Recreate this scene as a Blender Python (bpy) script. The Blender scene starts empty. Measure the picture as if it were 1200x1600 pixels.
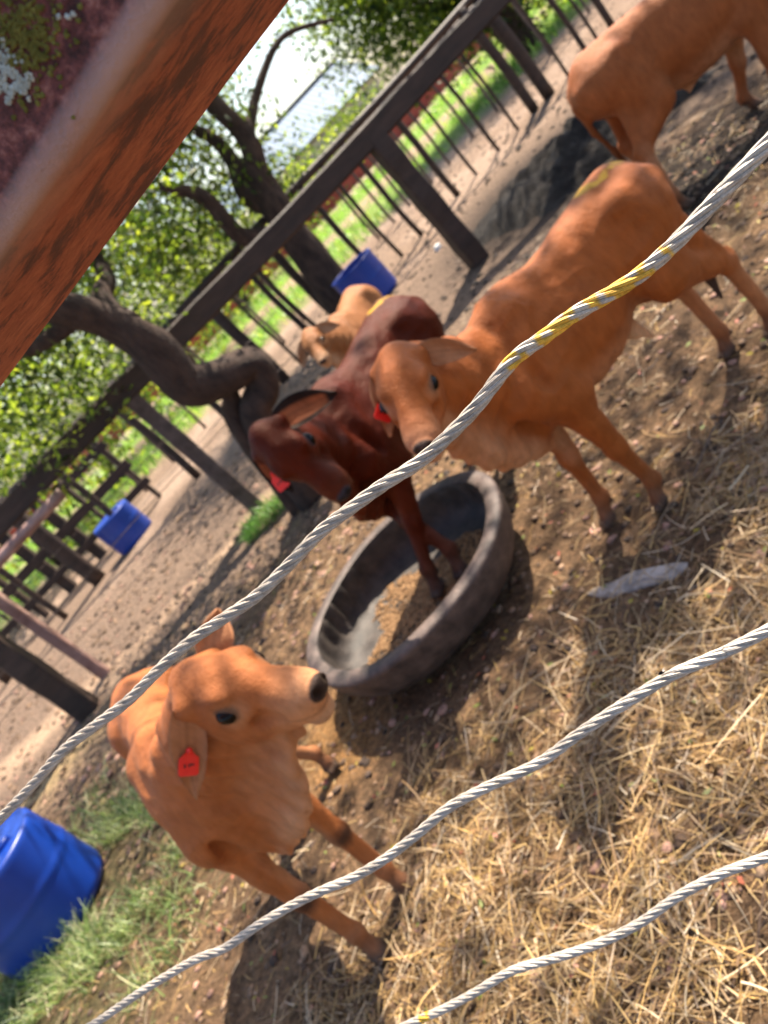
import bpy, math, random
import numpy as np
from math import sin, cos, tan, pi, radians
from mathutils import Vector, Matrix, noise as mnoise

# ------------------------------------------------------------------ camera, world, sun, exposure
scene = bpy.context.scene
COL = scene.collection
random.seed(4)
RNG = np.random.default_rng(7)
ROLL, PITCH, FPX, EYE = radians(43.0), radians(20.7), 1200.0, 1.45
_dn = np.array([cos(ROLL), sin(ROLL)]); _rt = np.array([sin(ROLL), -cos(ROLL)])
AX = np.array([1., 0, 0]); AF = np.array([0, cos(PITCH), -sin(PITCH)]); AD = np.array([0, -sin(PITCH), -cos(PITCH)])
cam_d = bpy.data.cameras.new('camera'); cam = bpy.data.objects.new('camera', cam_d); COL.objects.link(cam)
cx = _rt[0] * AX + _dn[0] * AD
cy = -(_rt[1] * AX + _dn[1] * AD)
cz = -AF
cam.matrix_world = Matrix(((cx[0], cy[0], cz[0], 0), (cx[1], cy[1], cz[1], 0), (cx[2], cy[2], cz[2], EYE), (0, 0, 0, 1)))
cam_d.sensor_fit = 'VERTICAL'; cam_d.sensor_height = 36.0; cam_d.lens = 27.0
cam_d.clip_start = 0.02; cam_d.clip_end = 500
cam_d.dof.use_dof = True; cam_d.dof.focus_distance = 0.52; cam_d.dof.aperture_fstop = 8.5
scene.camera = cam

SUN_EL, SUN_AZ = radians(56), radians(45)      # azimuth measured from +y towards +x: high, beyond the calves to the right
sdir = Vector((sin(SUN_AZ) * cos(SUN_EL), cos(SUN_AZ) * cos(SUN_EL), sin(SUN_EL)))
world = bpy.data.worlds.new('World'); scene.world = world; world.use_nodes = True
wn = world.node_tree; bg = wn.nodes['Background']
sky = wn.nodes.new('ShaderNodeTexSky'); sky.sky_type = 'NISHITA'; sky.sun_disc = False
sky.sun_elevation = SUN_EL; sky.sun_rotation = SUN_AZ; sky.dust_density = 2.0; sky.air_density = 1.0
wn.links.new(sky.outputs[0], bg.inputs[0]); bg.inputs[1].default_value = 0.10
sl = bpy.data.lights.new('sun', 'SUN'); sun = bpy.data.objects.new('sun', sl); COL.objects.link(sun)
sl.energy = 5.0; sl.angle = radians(0.6); sl.color = (1.0, 0.88, 0.72)
sun.rotation_euler = sdir.to_track_quat('Z', 'Y').to_euler(); sun.location = (6, -6, 12)
scene.view_settings.view_transform = 'Standard'; scene.view_settings.look = 'None'
scene.view_settings.exposure = 1.42; scene.view_settings.gamma = 1.0
scene.cycles.use_denoising = True
scene.cycles.max_bounces = 8; scene.cycles.transparent_max_bounces = 8
scene.cycles.sample_clamp_indirect = 6

EYEP = np.array([0, 0, EYE])
def ray(x, y):
    """direction seen at a spot of the 1200x1600 photograph: used to measure where things stand"""
    q = np.array([x - 600., y - 800.]); w = AF * FPX + AX * (q @ _rt) + AD * (q @ _dn)
    return w / np.linalg.norm(w)
def gnd(x, y, z=0.0):
    w = ray(x, y); return EYEP + w * ((z - EYE) / w[2])
def at(x, y, Y):
    w = ray(x, y); return EYEP + w * (Y / w[1])

# ------------------------------------------------------------------ helpers
def nrm(v):
    v = np.asarray(v, float); return v / np.linalg.norm(v)
def tag(o, label=None, cat=None, group=None, kind=None):
    if label: o['label'] = label
    if cat: o['category'] = cat
    if group: o['group'] = group
    if kind: o['kind'] = kind
    return o
def empty(name, loc=(0, 0, 0), rz=0.0, **k):
    o = bpy.data.objects.new(name, None); COL.objects.link(o); o.empty_display_size = .1
    o.location = loc; o.rotation_euler = (0, 0, rz); return tag(o, **k)
def mesh_np(name, V, F, mat=None, parent=None, smooth=True, col=None):
    """F: (n,k) int array or list of lists"""
    V = np.asarray(V, np.float32)
    me = bpy.data.meshes.new(name)
    if isinstance(F, np.ndarray):
        n, k = F.shape
        me.vertices.add(len(V)); me.vertices.foreach_set('co', V.ravel())
        me.loops.add(n * k); me.loops.foreach_set('vertex_index', F.astype(np.int32).ravel())
        me.polygons.add(n)
        me.polygons.foreach_set('loop_start', np.arange(0, n * k, k, dtype=np.int32))
        me.polygons.foreach_set('loop_total', np.full(n, k, np.int32))
        me.update(calc_edges=True)
    else:
        me.from_pydata([tuple(map(float, v)) for v in V], [], F); me.update()
    if smooth: me.polygons.foreach_set('use_smooth', np.ones(len(me.polygons), bool))
    if col is not None:
        a = me.color_attributes.new('Col', 'FLOAT_COLOR', 'POINT')
        c = np.ones((len(V), 4), np.float32); c[:, :3] = col; a.data.foreach_set('color', c.ravel())
    o = bpy.data.objects.new(name, me); COL.objects.link(o)
    for m in (mat if isinstance(mat, (list, tuple)) else [mat]):
        if m: me.materials.append(m)
    if parent: o.parent = parent
    return o

class MB:
    """collects shapes for ONE mesh"""
    def __init__(s): s.V = []; s.F = []; s.n = 0; s.C = []
    def add(s, V, F, c=None):
        V = np.asarray(V, float).reshape(-1, 3)
        s.V.append(V); s.F += [[i + s.n for i in f] for f in F]; s.n += len(V)
        s.C.append(np.tile(np.array(c if c is not None else (1, 1, 1), float), (len(V), 1)))
    def box(s, c, d, ax=None, col=None):
        ax = np.eye(3) if ax is None else np.array([nrm(a) for a in ax]); c = np.array(c, float)
        V = [c + ax[0] * d[0] / 2 * i + ax[1] * d[1] / 2 * j + ax[2] * d[2] / 2 * k for i in (-1, 1) for j in (-1, 1) for k in (-1, 1)]
        s.add(V, [[0, 1, 3, 2], [4, 6, 7, 5], [0, 4, 5, 1], [2, 3, 7, 6], [0, 2, 6, 4], [1, 5, 7, 3]], col)
    def tube(s, P, R, n=8, cap=True, wob=0.0, col=None, sq=1.0):
        P = np.array(P, float); R = np.broadcast_to(np.array(R, float), (len(P),))
        T = np.gradient(P, axis=0); T /= np.linalg.norm(T, axis=1)[:, None] + 1e-9
        ref = np.array([0, 0, 1.]) if abs(T[0][2]) < .9 else np.array([1., 0, 0])
        V = []; a = np.arange(n) * 2 * pi / n
        for i in range(len(P)):
            u = nrm(np.cross(T[i], ref)); v = np.cross(T[i], u); ref = np.cross(u, T[i]) if i < 0 else ref
            for k in range(n):
                rr = R[i] * (1 + wob * mnoise.noise(Vector(P[i] * 2.3 / max(R[i], .03) * .12 + np.array([cos(a[k]), sin(a[k]), 0]) * 1.1)))
                V.append(P[i] + u * cos(a[k]) * rr + v * sin(a[k]) * rr * sq)
        F = [[i * n + k, i * n + (k + 1) % n, (i + 1) * n + (k + 1) % n, (i + 1) * n + k] for i in range(len(P) - 1) for k in range(n)]
        if cap: F += [list(range(n))[::-1], [(len(P) - 1) * n + k for k in range(n)]]
        s.add(V, F, col)
    def lathe(s, prof, c, n=48, col=None, wob=None):
        """prof: list of (r,z), closed by caller"""
        c = np.array(c, float); V = []
        for (r_, z) in prof:
            for k in range(n):
                t = k * 2 * pi / n; rr = r_ * (1 + (wob(t, z) if wob else 0))
                V.append(c + [cos(t) * rr, sin(t) * rr, z])
        m = len(prof)
        s.add(V, [[i * n + k, i * n + (k + 1) % n, (i + 1) * n + (k + 1) % n, (i + 1) * n + k] for i in range(m - 1) for k in range(n)], col)
    def build(s, name, mat, parent=None, smooth=True):
        return mesh_np(name, np.vstack(s.V), s.F, mat, parent, smooth, np.vstack(s.C))

def spline(P, m=10):
    """Catmull-Rom through points"""
    P = np.array(P, float); Q = np.vstack([2 * P[0] - P[1], P, 2 * P[-1] - P[-2]]); out = []
    for i in range(1, len(Q) - 2):
        for t in np.arange(m) / m:
            out.append(.5 * (2 * Q[i] + (Q[i + 1] - Q[i - 1]) * t + (2 * Q[i - 1] - 5 * Q[i] + 4 * Q[i + 1] - Q[i + 2]) * t * t + (-Q[i - 1] + 3 * Q[i] - 3 * Q[i + 1] + Q[i + 2]) * t ** 3))
    out.append(P[-1]); return np.array(out)

# numpy value noise
_tab = np.random.default_rng(3).random((256, 256)).astype(np.float32)
def vnoise(x, y, s=1.0, seed=0):
    x = np.asarray(x) * s + seed * 17.3 + 500; y = np.asarray(y) * s + seed * 9.1 + 500
    xi = np.floor(x).astype(int); yi = np.floor(y).astype(int); fx = x - xi; fy = y - yi
    fx = fx * fx * (3 - 2 * fx); fy = fy * fy * (3 - 2 * fy)
    g = lambda a, b: _tab[a % 256, b % 256]
    return (g(xi, yi) * (1 - fx) + g(xi + 1, yi) * fx) * (1 - fy) + (g(xi, yi + 1) * (1 - fx) + g(xi + 1, yi + 1) * fx) * fy
def fbm(x, y, s=1.0, o=4, seed=0):
    v = 0; a = .5
    for i in range(o): v = v + a * vnoise(x, y, s * 2 ** i, seed + i); a *= .5
    return v / (1 - .5 ** o)

# ------------------------------------------------------------------ materials
def mat(name):
    m = bpy.data.materials.new(name); m.use_nodes = True; return m, m.node_tree, m.node_tree.nodes['Principled BSDF']
def N(nt, t, **k):
    n = nt.nodes.new(t)
    for a, b in k.items():
        if a in n.inputs: n.inputs[a].default_value = b
        else: setattr(n, a, b)
    return n
def noise_n(nt, scale, detail=6, rough=.6, vec=None):
    n = N(nt, 'ShaderNodeTexNoise'); n.inputs['Scale'].default_value = scale; n.inputs['Detail'].default_value = detail; n.inputs['Roughness'].default_value = rough
    if vec is not None: nt.links.new(vec, n.inputs['Vector'])
    return n
def ramp(nt, src, stops):
    r_ = N(nt, 'ShaderNodeValToRGB'); e = r_.color_ramp.elements
    while len(e) < len(stops): e.new(.5)
    for i, (p, c) in enumerate(stops):
        e[i].position = p; e[i].color = (*c, 1) if len(c) == 3 else c
    nt.links.new(src, r_.inputs[0]); return r_
def mixc(nt, a, b, fac, mode='MIX'):
    m = N(nt, 'ShaderNodeMix', data_type='RGBA', blend_type=mode)
    for s, i in ((fac, 0), (a, 6), (b, 7)):
        if isinstance(s, (int, float)): m.inputs[i].default_value = s
        elif isinstance(s, tuple): m.inputs[i].default_value = (*s, 1)
        else: nt.links.new(s, m.inputs[i])
    return m.outputs[2]
def bump(nt, bs, h, strength=.4, dist=.01):
    b = N(nt, 'ShaderNodeBump'); b.inputs['Strength'].default_value = strength; b.inputs['Distance'].default_value = dist
    nt.links.new(h, b.inputs['Height']); nt.links.new(b.outputs[0], bs.inputs['Normal']); return b
def coords(nt, scale=(1, 1, 1)):
    tc = N(nt, 'ShaderNodeTexCoord'); mp = N(nt, 'ShaderNodeMapping'); mp.inputs['Scale'].default_value = scale
    nt.links.new(tc.outputs['Object'], mp.inputs[0]); return mp.outputs[0]
def attr(nt, name='Col'):
    a = N(nt, 'ShaderNodeAttribute'); a.attribute_name = name; return a

def m_simple(name, c1, c2, scale=8, rough=.7, bs=.3, bd=.005, metal=0.0, sc3=(1, 1, 1), usecol=False):
    m, nt, p = mat(name); v = coords(nt, sc3)
    n = noise_n(nt, scale, 6, .65, v); r_ = ramp(nt, n.outputs[0], [(.35, c1), (.68, c2)])
    c = r_.outputs[0]
    if usecol: c = mixc(nt, c, attr(nt).outputs[0], 1.0, 'MULTIPLY')
    nt.links.new(c, p.inputs['Base Color']); p.inputs['Roughness'].default_value = rough; p.inputs['Metallic'].default_value = metal
    n2 = noise_n(nt, scale * 6, 5, .6, v); bump(nt, p, n2.outputs[0], bs, bd); return m

def m_ground():
    m, nt, p = mat('soil'); v = coords(nt)
    n1 = noise_n(nt, 38, 8, .7, v); n2 = noise_n(nt, 160, 5, .7, v)
    a = attr(nt).outputs[0]
    k = ramp(nt, n1.outputs[0], [(.3, (.35, .33, .32)), (.5, (.9, .88, .86)), (.72, (1.9, 1.75, 1.6))])
    c = mixc(nt, a, k.outputs[0], 1.0, 'MULTIPLY')
    k2 = ramp(nt, n2.outputs[0], [(.35, (.55, .5, .48)), (.65, (1.35, 1.35, 1.35))])
    c = mixc(nt, c, k2.outputs[0], .8, 'MULTIPLY')
    nt.links.new(c, p.inputs['Base Color']); p.inputs['Roughness'].default_value = .95; p.inputs['Specular IOR Level'].default_value = .2
    ad = N(nt, 'ShaderNodeMath', operation='ADD'); nt.links.new(n1.outputs[0], ad.inputs[0]); nt.links.new(n2.outputs[0], ad.inputs[1])
    bump(nt, p, ad.outputs[0], .9, .03); return m

def m_leaf(name, trans=.5, tint=(2.2, 2.6, .6)):
    m, nt, p = mat(name); a = attr(nt).outputs[0]
    nt.links.new(a, p.inputs['Base Color']); p.inputs['Roughness'].default_value = .45
    tr = N(nt, 'ShaderNodeBsdfTranslucent'); c = mixc(nt, a, tint, 1.0, 'MULTIPLY'); nt.links.new(c, tr.inputs[0])
    ms = N(nt, 'ShaderNodeMixShader'); ms.inputs[0].default_value = trans
    nt.links.new(p.outputs[0], ms.inputs[1]); nt.links.new(tr.outputs[0], ms.inputs[2])
    nt.links.new(ms.outputs[0], nt.nodes['Material Output'].inputs[0]); return m

def m_hide(name, gloss=.55, sheen=.06, patch=.16):
    m, nt, p = mat(name); v = coords(nt); a = attr(nt).outputs[0]
    n1 = noise_n(nt, 9, 5, .6, v); vf = coords(nt, (1, 1, .35)); n2 = noise_n(nt, 260, 3, .6, vf); n3 = noise_n(nt, 45, 4, .6, vf)
    k = ramp(nt, n1.outputs[0], [(.3, (1 - patch,) * 3), (.7, (1 + patch, 1 + patch * .9, 1 + patch * .8))])
    c = mixc(nt, a, k.outputs[0], 1.0, 'MULTIPLY')
    k3 = ramp(nt, n3.outputs[0], [(.30, (.72, .68, .64)), (.5, (1, 1, 1)), (.70, (1.2, 1.22, 1.24))]); c = mixc(nt, c, k3.outputs[0], .6, 'MULTIPLY')
    nt.links.new(c, p.inputs['Base Color'])
    p.inputs['Roughness'].default_value = gloss; p.inputs['Sheen Weight'].default_value = sheen; p.inputs['Sheen Roughness'].default_value = .4
    p.inputs['Sheen Tint'].default_value = (1, .75, .55, 1); p.inputs['Specular IOR Level'].default_value = .30 if patch < .2 else .16; p.inputs['Specular Tint'].default_value = (1, .62, .45, 1)
    ad = N(nt, 'ShaderNodeMath', operation='MULTIPLY_ADD'); nt.links.new(n3.outputs[0], ad.inputs[0]); ad.inputs[1].default_value = 1.5; nt.links.new(n2.outputs[0], ad.inputs[2])
    bump(nt, p, ad.outputs[0], .6, .006); return m

def m_rust():
    """Col.r = how much bare rust shows (1) against old maroon paint (0); Col.g = edge worn smooth, with its pale highlight painted in"""
    m, nt, p = mat('rusty_steel'); at_ = attr(nt); sep = N(nt, 'ShaderNodeSeparateColor'); nt.links.new(at_.outputs[0], sep.inputs[0])
    v = coords(nt); m0 = N(nt, 'ShaderNodeMapping'); m0.inputs['Rotation'].default_value = (0, 0, -2.52); nt.links.new(v, m0.inputs[0])
    mp = N(nt, 'ShaderNodeMapping'); mp.inputs['Scale'].default_value = (9, 12, 10); nt.links.new(m0.outputs[0], mp.inputs[0])
    n1 = noise_n(nt, 1.5, 10, .72, mp.outputs[0]); n1.inputs['Distortion'].default_value = .35; n2 = noise_n(nt, 110, 9, .78, v); n3 = noise_n(nt, 300, 5, .75, v)
    rust = ramp(nt, n1.outputs[0], [(.40, (.12, .036, .036)), (.455, (.22, .060, .042)), (.49, (.44, .118, .062)), (.62, (.60, .20, .11))])
    paint = ramp(nt, n2.outputs[0], [(.38, (.06, .020, .020)), (.47, (.17, .050, .046)), (.53, (.26, .080, .070)), (.62, (.44, .19, .15))])
    c = mixc(nt, paint.outputs[0], rust.outputs[0], sep.outputs[0])
    k = ramp(nt, n2.outputs[0], [(.35, (.75, .7, .7)), (.65, (1.25, 1.25, 1.25))]); c = mixc(nt, c, k.outputs[0], .7, 'MULTIPLY')
    c = mixc(nt, c, (.66, .46, .45), sep.outputs[1])  # worn edge colour also carries a painted pale highlight
    nt.links.new(c, p.inputs['Base Color'])
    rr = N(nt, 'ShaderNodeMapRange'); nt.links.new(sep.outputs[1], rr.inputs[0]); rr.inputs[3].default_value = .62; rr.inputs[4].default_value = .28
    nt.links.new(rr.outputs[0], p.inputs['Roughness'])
    ad = N(nt, 'ShaderNodeMath', operation='ADD'); nt.links.new(n2.outputs[0], ad.inputs[0]); nt.links.new(n3.outputs[0], ad.inputs[1])
    b = bump(nt, p, ad.outputs[0], .8, .004); return m

def m_wire():
    m, nt, p = mat('galvanised_wire'); v = coords(nt); n = noise_n(nt, 90, 6, .7, v); n2 = noise_n(nt, 900, 3, .6, v)
    c = ramp(nt, n.outputs[0], [(.3, (.33, .29, .25)), (.5, (.56, .50, .43)), (.7, (.70, .64, .56))]).outputs[0]
    d = ramp(nt, n2.outputs[0], [(.35, (.7, .68, .66)), (.6, (1.1, 1.1, 1.1))]).outputs[0]
    c = mixc(nt, c, d, .7, 'MULTIPLY'); a = attr(nt)
    nt.links.new(mixc(nt, c, a.outputs[0], 1.0, 'MULTIPLY'), p.inputs['Base Color'])
    p.inputs['Metallic'].default_value = .25; p.inputs['Roughness'].default_value = .5; return m

def m_flat(name, c, rough=.4, spec=.5, metal=0.0):
    m, nt, p = mat(name); p.inputs['Base Color'].default_value = (*c, 1); p.inputs['Roughness'].default_value = rough
    p.inputs['Metallic'].default_value = metal; p.inputs['Specular IOR Level'].default_value = spec; return m

M = dict(
    ground=m_ground(), rust=m_rust(), wire=m_wire(),
    hide=m_hide('calf_hide'), hide_wet=m_hide('glossy_calf_hide', .42, .0, .25),
    eye=m_flat('eye_black', (.006, .004, .003), .18, .18), tagred=m_simple('tag_plastic', (.75, .012, .008), (.85, .03, .015), 60, .35, .05, .001),
    ink=m_flat('tag_ink', (.05, .01, .01), .6),
    bark=m_simple('bark', (.030, .017, .012), (.10, .058, .040), 14, .9, 1.0, .03, sc3=(1, 1, .4)),
    timber=m_simple('weathered_rail', (.020, .011, .008), (.058, .032, .023), 6, .6, .4, .01, sc3=(.5, 2, 2)),
    pipe=m_simple('pinkish_pipe', (.22, .12, .10), (.42, .27, .24), 9, .4, .3, .004),
    greypost=m_simple('grey_post', (.06, .042, .037), (.15, .11, .10), 9, .7, .4, .006),
    rubber=m_simple('tyre_rubber', (.034, .030, .029), (.125, .105, .095), 14, .62, .5, .006, usecol=True),
    blue=m_simple('blue_drum', (.002, .034, .27), (.004, .050, .36), 3, .38, .0, .001, usecol=True),
    leaf=m_leaf('leaf', .55, (3.0, 3.0, .9)), grass=m_leaf('grass_blade', .35, (1.3, 1.4, .9)), straw=m_leaf('straw_blade', .2, (1, .95, .85)),
    stone=m_simple('pale_stone', (.20, .17, .15), (.52, .46, .41), 20, .8, .5, .004),
    brick=m_simple('red_wall', (.30, .055, .04), (.46, .10, .065), 5, .85, .3, .01),
    pale=m_simple('pale_wall', (.45, .40, .37), (.62, .56, .52), 3, .85, .2, .01),
    roof=m_simple('blue_roof', (.07, .13, .22), (.12, .20, .30), 3, .7, .1, .004, sc3=(1, 8, 1)),
    clod=m_simple('clod', (.6, .6, .6), (1.5, 1.45, 1.4), 60, .95, .5, .003, usecol=True),
    feed=m_simple('feed_bits', (.20, .11, .05), (.45, .27, .13), 40, .95, .7, .01),
    moss=m_simple('moss', (.10, .10, .015), (.26, .23, .05), 200, .95, .6, .002),
    lichen=m_simple('lichen', (.42, .46, .42), (.66, .70, .66), 160, .9, .5, .002),
    manure=m_simple('manure', (.010, .008, .007), (.035, .026, .021), 14, .95, 1.0, .05),
    white=m_simple('white_litter', (.5, .5, .5), (.7, .7, .7), 12, .6, .1, .003),
)

# ------------------------------------------------------------------ ground
def gz(x, y):
    x = np.asarray(x, float); y = np.asarray(y, float)
    near = np.clip((9 - np.hypot(x, y)) / 5, 0, 1)
    h = (fbm(x, y, 1.1, 3, 1) - .5) * .07 + (fbm(x, y, 6, 4, 5) - .5) * .045 * near + (np.abs(fbm(x, y, 22, 2, 8) - .5)) * .03 * near
    return h
def smooth(e0, e1, v):
    t = np.clip((v - e0) / (e1 - e0), 0, 1); return t * t * (3 - 2 * t)
def straw_density(x, y):
    n = fbm(x, y, 2.6, 3, 21); n2 = fbm(x, y, 9, 2, 33)
    # thick bed near the cables, thinning out past the trough
    edge = 1.72 + .16 * x + .7 * (n - .5) + .1 - .7 * smooth(-1.1, -1.7, x)
    d = smooth(edge + .35, edge - .35, y) * (.35 + 1.1 * n2)
    return np.clip(d, 0, 1) * smooth(.22, .62, fbm(x, y, 5, 3, 71))
def build_ground():
    def axis(a, b, c0, c1, fine):
        out = [c0]; v = c0
        while v < c1: v += fine; out.append(v)
        s = fine
        while v < b: s *= 1.09; v += s; out.append(v)
        v = c0; s = fine; lo = []
        while v > a: s *= 1.09; v -= s; lo.append(v)
        return np.array(lo[::-1] + out)
    xs = axis(-70, 70, -1.6, 2.0, .016); ys = axis(-6, 120, .9, 3.6, .016)
    X, Y = np.meshgrid(xs, ys); Z = gz(X, Y)
    V = np.stack([X, Y, Z], -1).reshape(-1, 3); nx, ny = len(xs), len(ys)
    i = np.arange(nx * ny).reshape(ny, nx)
    F = np.stack([i[:-1, :-1], i[:-1, 1:], i[1:, 1:], i[1:, :-1]], -1).reshape(-1, 4)
    x, y = V[:, 0], V[:, 1]
    def zone(c, e, w): return c * (1 - w[:, None]) + np.array(e)[None] * w[:, None]
    n1 = fbm(x, y, 1.3, 4, 40); n2 = fbm(x, y, 4, 4, 50)
    c = np.tile(np.array([.21, .135, .080]), (len(V), 1))
    c = zone(c, (.36, .235, .135), smooth(.45, .6, n2) * .6)
    c = zone(c, (.24, .155, .080), straw_density(x, y) * .8)
    # dark trampled manure under and behind the calves on the right
    
    w = np.exp(-(((x - .95) / .6) ** 2 + ((y - 2.75) / .35) ** 2)); c = zone(c, (.07, .043, .027), w * .6)
    # grey trampled yard beyond, with pale strips painted in for dappled sunlight
    c = zone(c, (.27, .20, .155), smooth(3.9, 4.9, y + (n1 - .5) * .8) * .9)
    s = np.exp(-((y - (5.68 + .03 * x * x * (x < -2.4) + .25 * smooth(-1.3, -.6, x) + (n1 - .5) * .35)) / (.12 + .10 * (x < -2.2))) ** 2); c = zone(c, (.66, .48, .34), s * .95 * smooth(-.2, -.7, x))
    s = np.exp(-((y - (5.1 + .12 * (x + 2) + (n1 - .5) * .4)) / .16) ** 2) * smooth(-1.9, -2.4, x); c = zone(c, (.56, .42, .22), s * .9)
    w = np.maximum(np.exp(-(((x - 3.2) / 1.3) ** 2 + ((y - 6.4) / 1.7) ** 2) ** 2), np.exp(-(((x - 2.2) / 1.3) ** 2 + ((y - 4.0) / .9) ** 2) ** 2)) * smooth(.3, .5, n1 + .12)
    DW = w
    c = zone(c, (.33, .24, .18), smooth(6.6, 8.0, y + (n1 - .5) * 1.6) * .85 * (.25 + .75 * smooth(-1.5, 1.0, x)))
    c = zone(c, (.48, .365, .29), smooth(8, 9.5, y + (n2 - .5) * 2) * smooth(.45, .6, n1) * .8)
    g = smooth(13.2, 14.6, y + (n2 - .5) * 2.5) * smooth(25, 23, y) * np.clip(1 - smooth(17.3, 18.0, y) * smooth(20.2, 19.4, y), 0, 1); c = zone(c, (.18, .34, .04), g * (.75 + .25 * smooth(.3, .6, n1)))
    c = zone(c, (.42, .30, .20), smooth(17, 18, y) * smooth(20, 19, y) * .6 * smooth(.4, .6, n1))
    c = zone(c, (.33, .30, .20), smooth(25, 28, y))
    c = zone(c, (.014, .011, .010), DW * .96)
    # orange-tan patch between the near calf and the trough, and dry grass at the left
    w = np.exp(-(((x + .74) / .24) ** 2 + ((y - 2.56) / .30) ** 2) ** 2); c = zone(c, (.42, .235, .09), w * .85)
    w = np.exp(-(((x + 2.35) / .8) ** 2 + ((y - 2.9) / 1.0) ** 2) ** 2); c = zone(c, (.11, .11, .05), w * .8 * smooth(.3, .5, n2 + .1))
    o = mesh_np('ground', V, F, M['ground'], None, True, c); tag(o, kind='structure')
build_ground()

# ------------------------------------------------------------------ cattle: one smooth skin grown from a distance field
class Field:
    def __init__(s, lo, hi, h):
        s.h = h; s.lo = np.array(lo, float); n = np.ceil((np.array(hi) - s.lo) / h).astype(int) + 1; s.n = n
        s.ax = [s.lo[i] + h * np.arange(n[i]) for i in range(3)]
        s.D = np.full(n, .5, np.float32); s.C = np.zeros((*n, 3), np.float32)
    def _sub(s, lo, hi):
        a = np.clip(np.floor((lo - s.lo) / s.h).astype(int), 0, s.n - 1); b = np.clip(np.ceil((hi - s.lo) / s.h).astype(int) + 1, 1, s.n)
        sl_ = tuple(slice(a[i], b[i]) for i in range(3))
        g = np.meshgrid(*[s.ax[i][sl_[i]] for i in range(3)], indexing='ij')
        return sl_, np.stack(g, -1).astype(np.float32)
    def _mix(s, sl_, d, k, col, sub=False):
        F = s.D[sl_]
        if sub:
            h = np.clip(.5 - .5 * (F + d) / k, 0, 1); s.D[sl_] = F * (1 - h) + (-d) * h + k * h * (1 - h)
        else:
            h = np.clip(.5 + .5 * (F - d) / k, 0, 1); s.D[sl_] = F * (1 - h) + d * h - k * h * (1 - h)
        if col is not None:
            hh = h[..., None]; s.C[sl_] = s.C[sl_] * (1 - hh) + np.array(col, np.float32) * hh
    def cone(s, a, b, ra, rb, col, k=.03, sq=None):
        """tapered limb; sq=(axis, factor) narrows it along an axis"""
        a = np.array(a, float); b = np.array(b, float); m = max(ra, rb) + k * 2 + .03
        sl_, P = s._sub(np.minimum(a, b) - m, np.maximum(a, b) + m)
        if P.size == 0: return
        q = P - a.astype(np.float32); ba = (b - a).astype(np.float32); t = np.clip(q @ ba / (ba @ ba + 1e-9), 0, 1)
        w = q - t[..., None] * ba
        if sq is not None:
            ax = np.array(sq[0], np.float32); ax /= np.linalg.norm(ax); c_ = w @ ax; w = w + (c_ * (1 / sq[1] - 1))[..., None] * ax
        d = np.linalg.norm(w, axis=-1) - (ra + (rb - ra) * t)
        s._mix(sl_, d, k, col)
    def ell(s, c, r, col, k=.03, ax=None, sub=False):
        c = np.array(c, float); r = np.array(r, float); m = r.max() + k * 2 + .03
        sl_, P = s._sub(c - m, c + m)
        if P.size == 0: return
        q = P - c.astype(np.float32)
        if ax is not None: q = q @ np.array(ax, np.float32).T
        k0 = np.linalg.norm(q / r, axis=-1) + 1e-6; k1 = np.linalg.norm(q / (r * r), axis=-1) + 1e-6
        s._mix(sl_, k0 * (k0 - 1) / k1, k, col, sub)
    def paint(s, c, r, col, w=1.0, ax=None):
        c = np.array(c, float); r = np.array(r, float); m = r.max() * 1.6; sl_, P = s._sub(c - m, c + m)
        if P.size == 0: return
        q = (P - c.astype(np.float32))
        if ax is not None: q = q @ np.array(ax, np.float32).T
        q = q / r; f = (np.clip(1.5 - np.linalg.norm(q, axis=-1), 0, 1)[..., None]) * w; f = np.clip(f, 0, 1)
        s.C[sl_] = s.C[sl_] * (1 - f) + np.array(col, np.float32) * f
    def skin(s):
        D = s.D; n = D.shape; neg = D < 0
        idx = np.full(tuple(x - 1 for x in n), -1, np.int64)
        cnt = np.zeros(idx.shape, np.float32); acc = np.zeros((*idx.shape, 3), np.float32)
        cor = [(i, j, k) for i in (0, 1) for j in (0, 1) for k in (0, 1)]
        def cs(c): return tuple(slice(c[q], n[q] - 1 + c[q]) for q in range(3))
        for a in range(3):
            for c in cor:
                if c[a]: continue
                c2 = list(c); c2[a] = 1; A, B = D[cs(c)], D[cs(c2)]
                x = (A < 0) != (B < 0); t = np.where(x, A / np.where(x, A - B, 1), 0)
                cnt += x
                for q in range(3): acc[..., q] += np.where(x, c[q] + (t if q == a else 0), 0)
        act = cnt > 0; ii = np.argwhere(act); idx[act] = np.arange(len(ii))
        V = s.lo + (ii + acc[act] / cnt[act][:, None]) * s.h
        C = s.C[ii[:, 0], ii[:, 1], ii[:, 2]]
        Fs = []
        for a in range(3):
            b, c = (a + 1) % 3, (a + 2) % 3
            s0 = [slice(1, n[q] - 1) for q in range(3)]; s0[a] = slice(0, n[a] - 1); s1 = list(s0); s1[a] = slice(1, n[a])
            A, B = neg[tuple(s0)], neg[tuple(s1)]; e = np.argwhere(A != B)
            if not len(e): continue
            inv = A[e[:, 0], e[:, 1], e[:, 2]]
            base = e + np.array([0 if q == a else 1 for q in range(3)])
            def g(db, dc):
                o = base.copy(); o[:, b] -= db; o[:, c] -= dc; return idx[o[:, 0], o[:, 1], o[:, 2]]
            Q = np.stack([g(1, 1), g(0, 1), g(0, 0), g(1, 0)], -1); Q[~inv] = Q[~inv][:, ::-1]; Fs.append(Q)
        F = np.vstack(Fs)
        for it in range(3):                     # light smoothing
            S = np.zeros_like(V); W = np.zeros(len(V))
            for q in range(4):
                np.add.at(S, F[:, q], V[F[:, (q + 1) % 4]]); np.add.at(S, F[:, q], V[F[:, (q - 1) % 4]]); np.add.at(W, F[:, q], 2)
            V = V + .5 * (S / np.maximum(W, 1)[:, None] - V)
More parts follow.
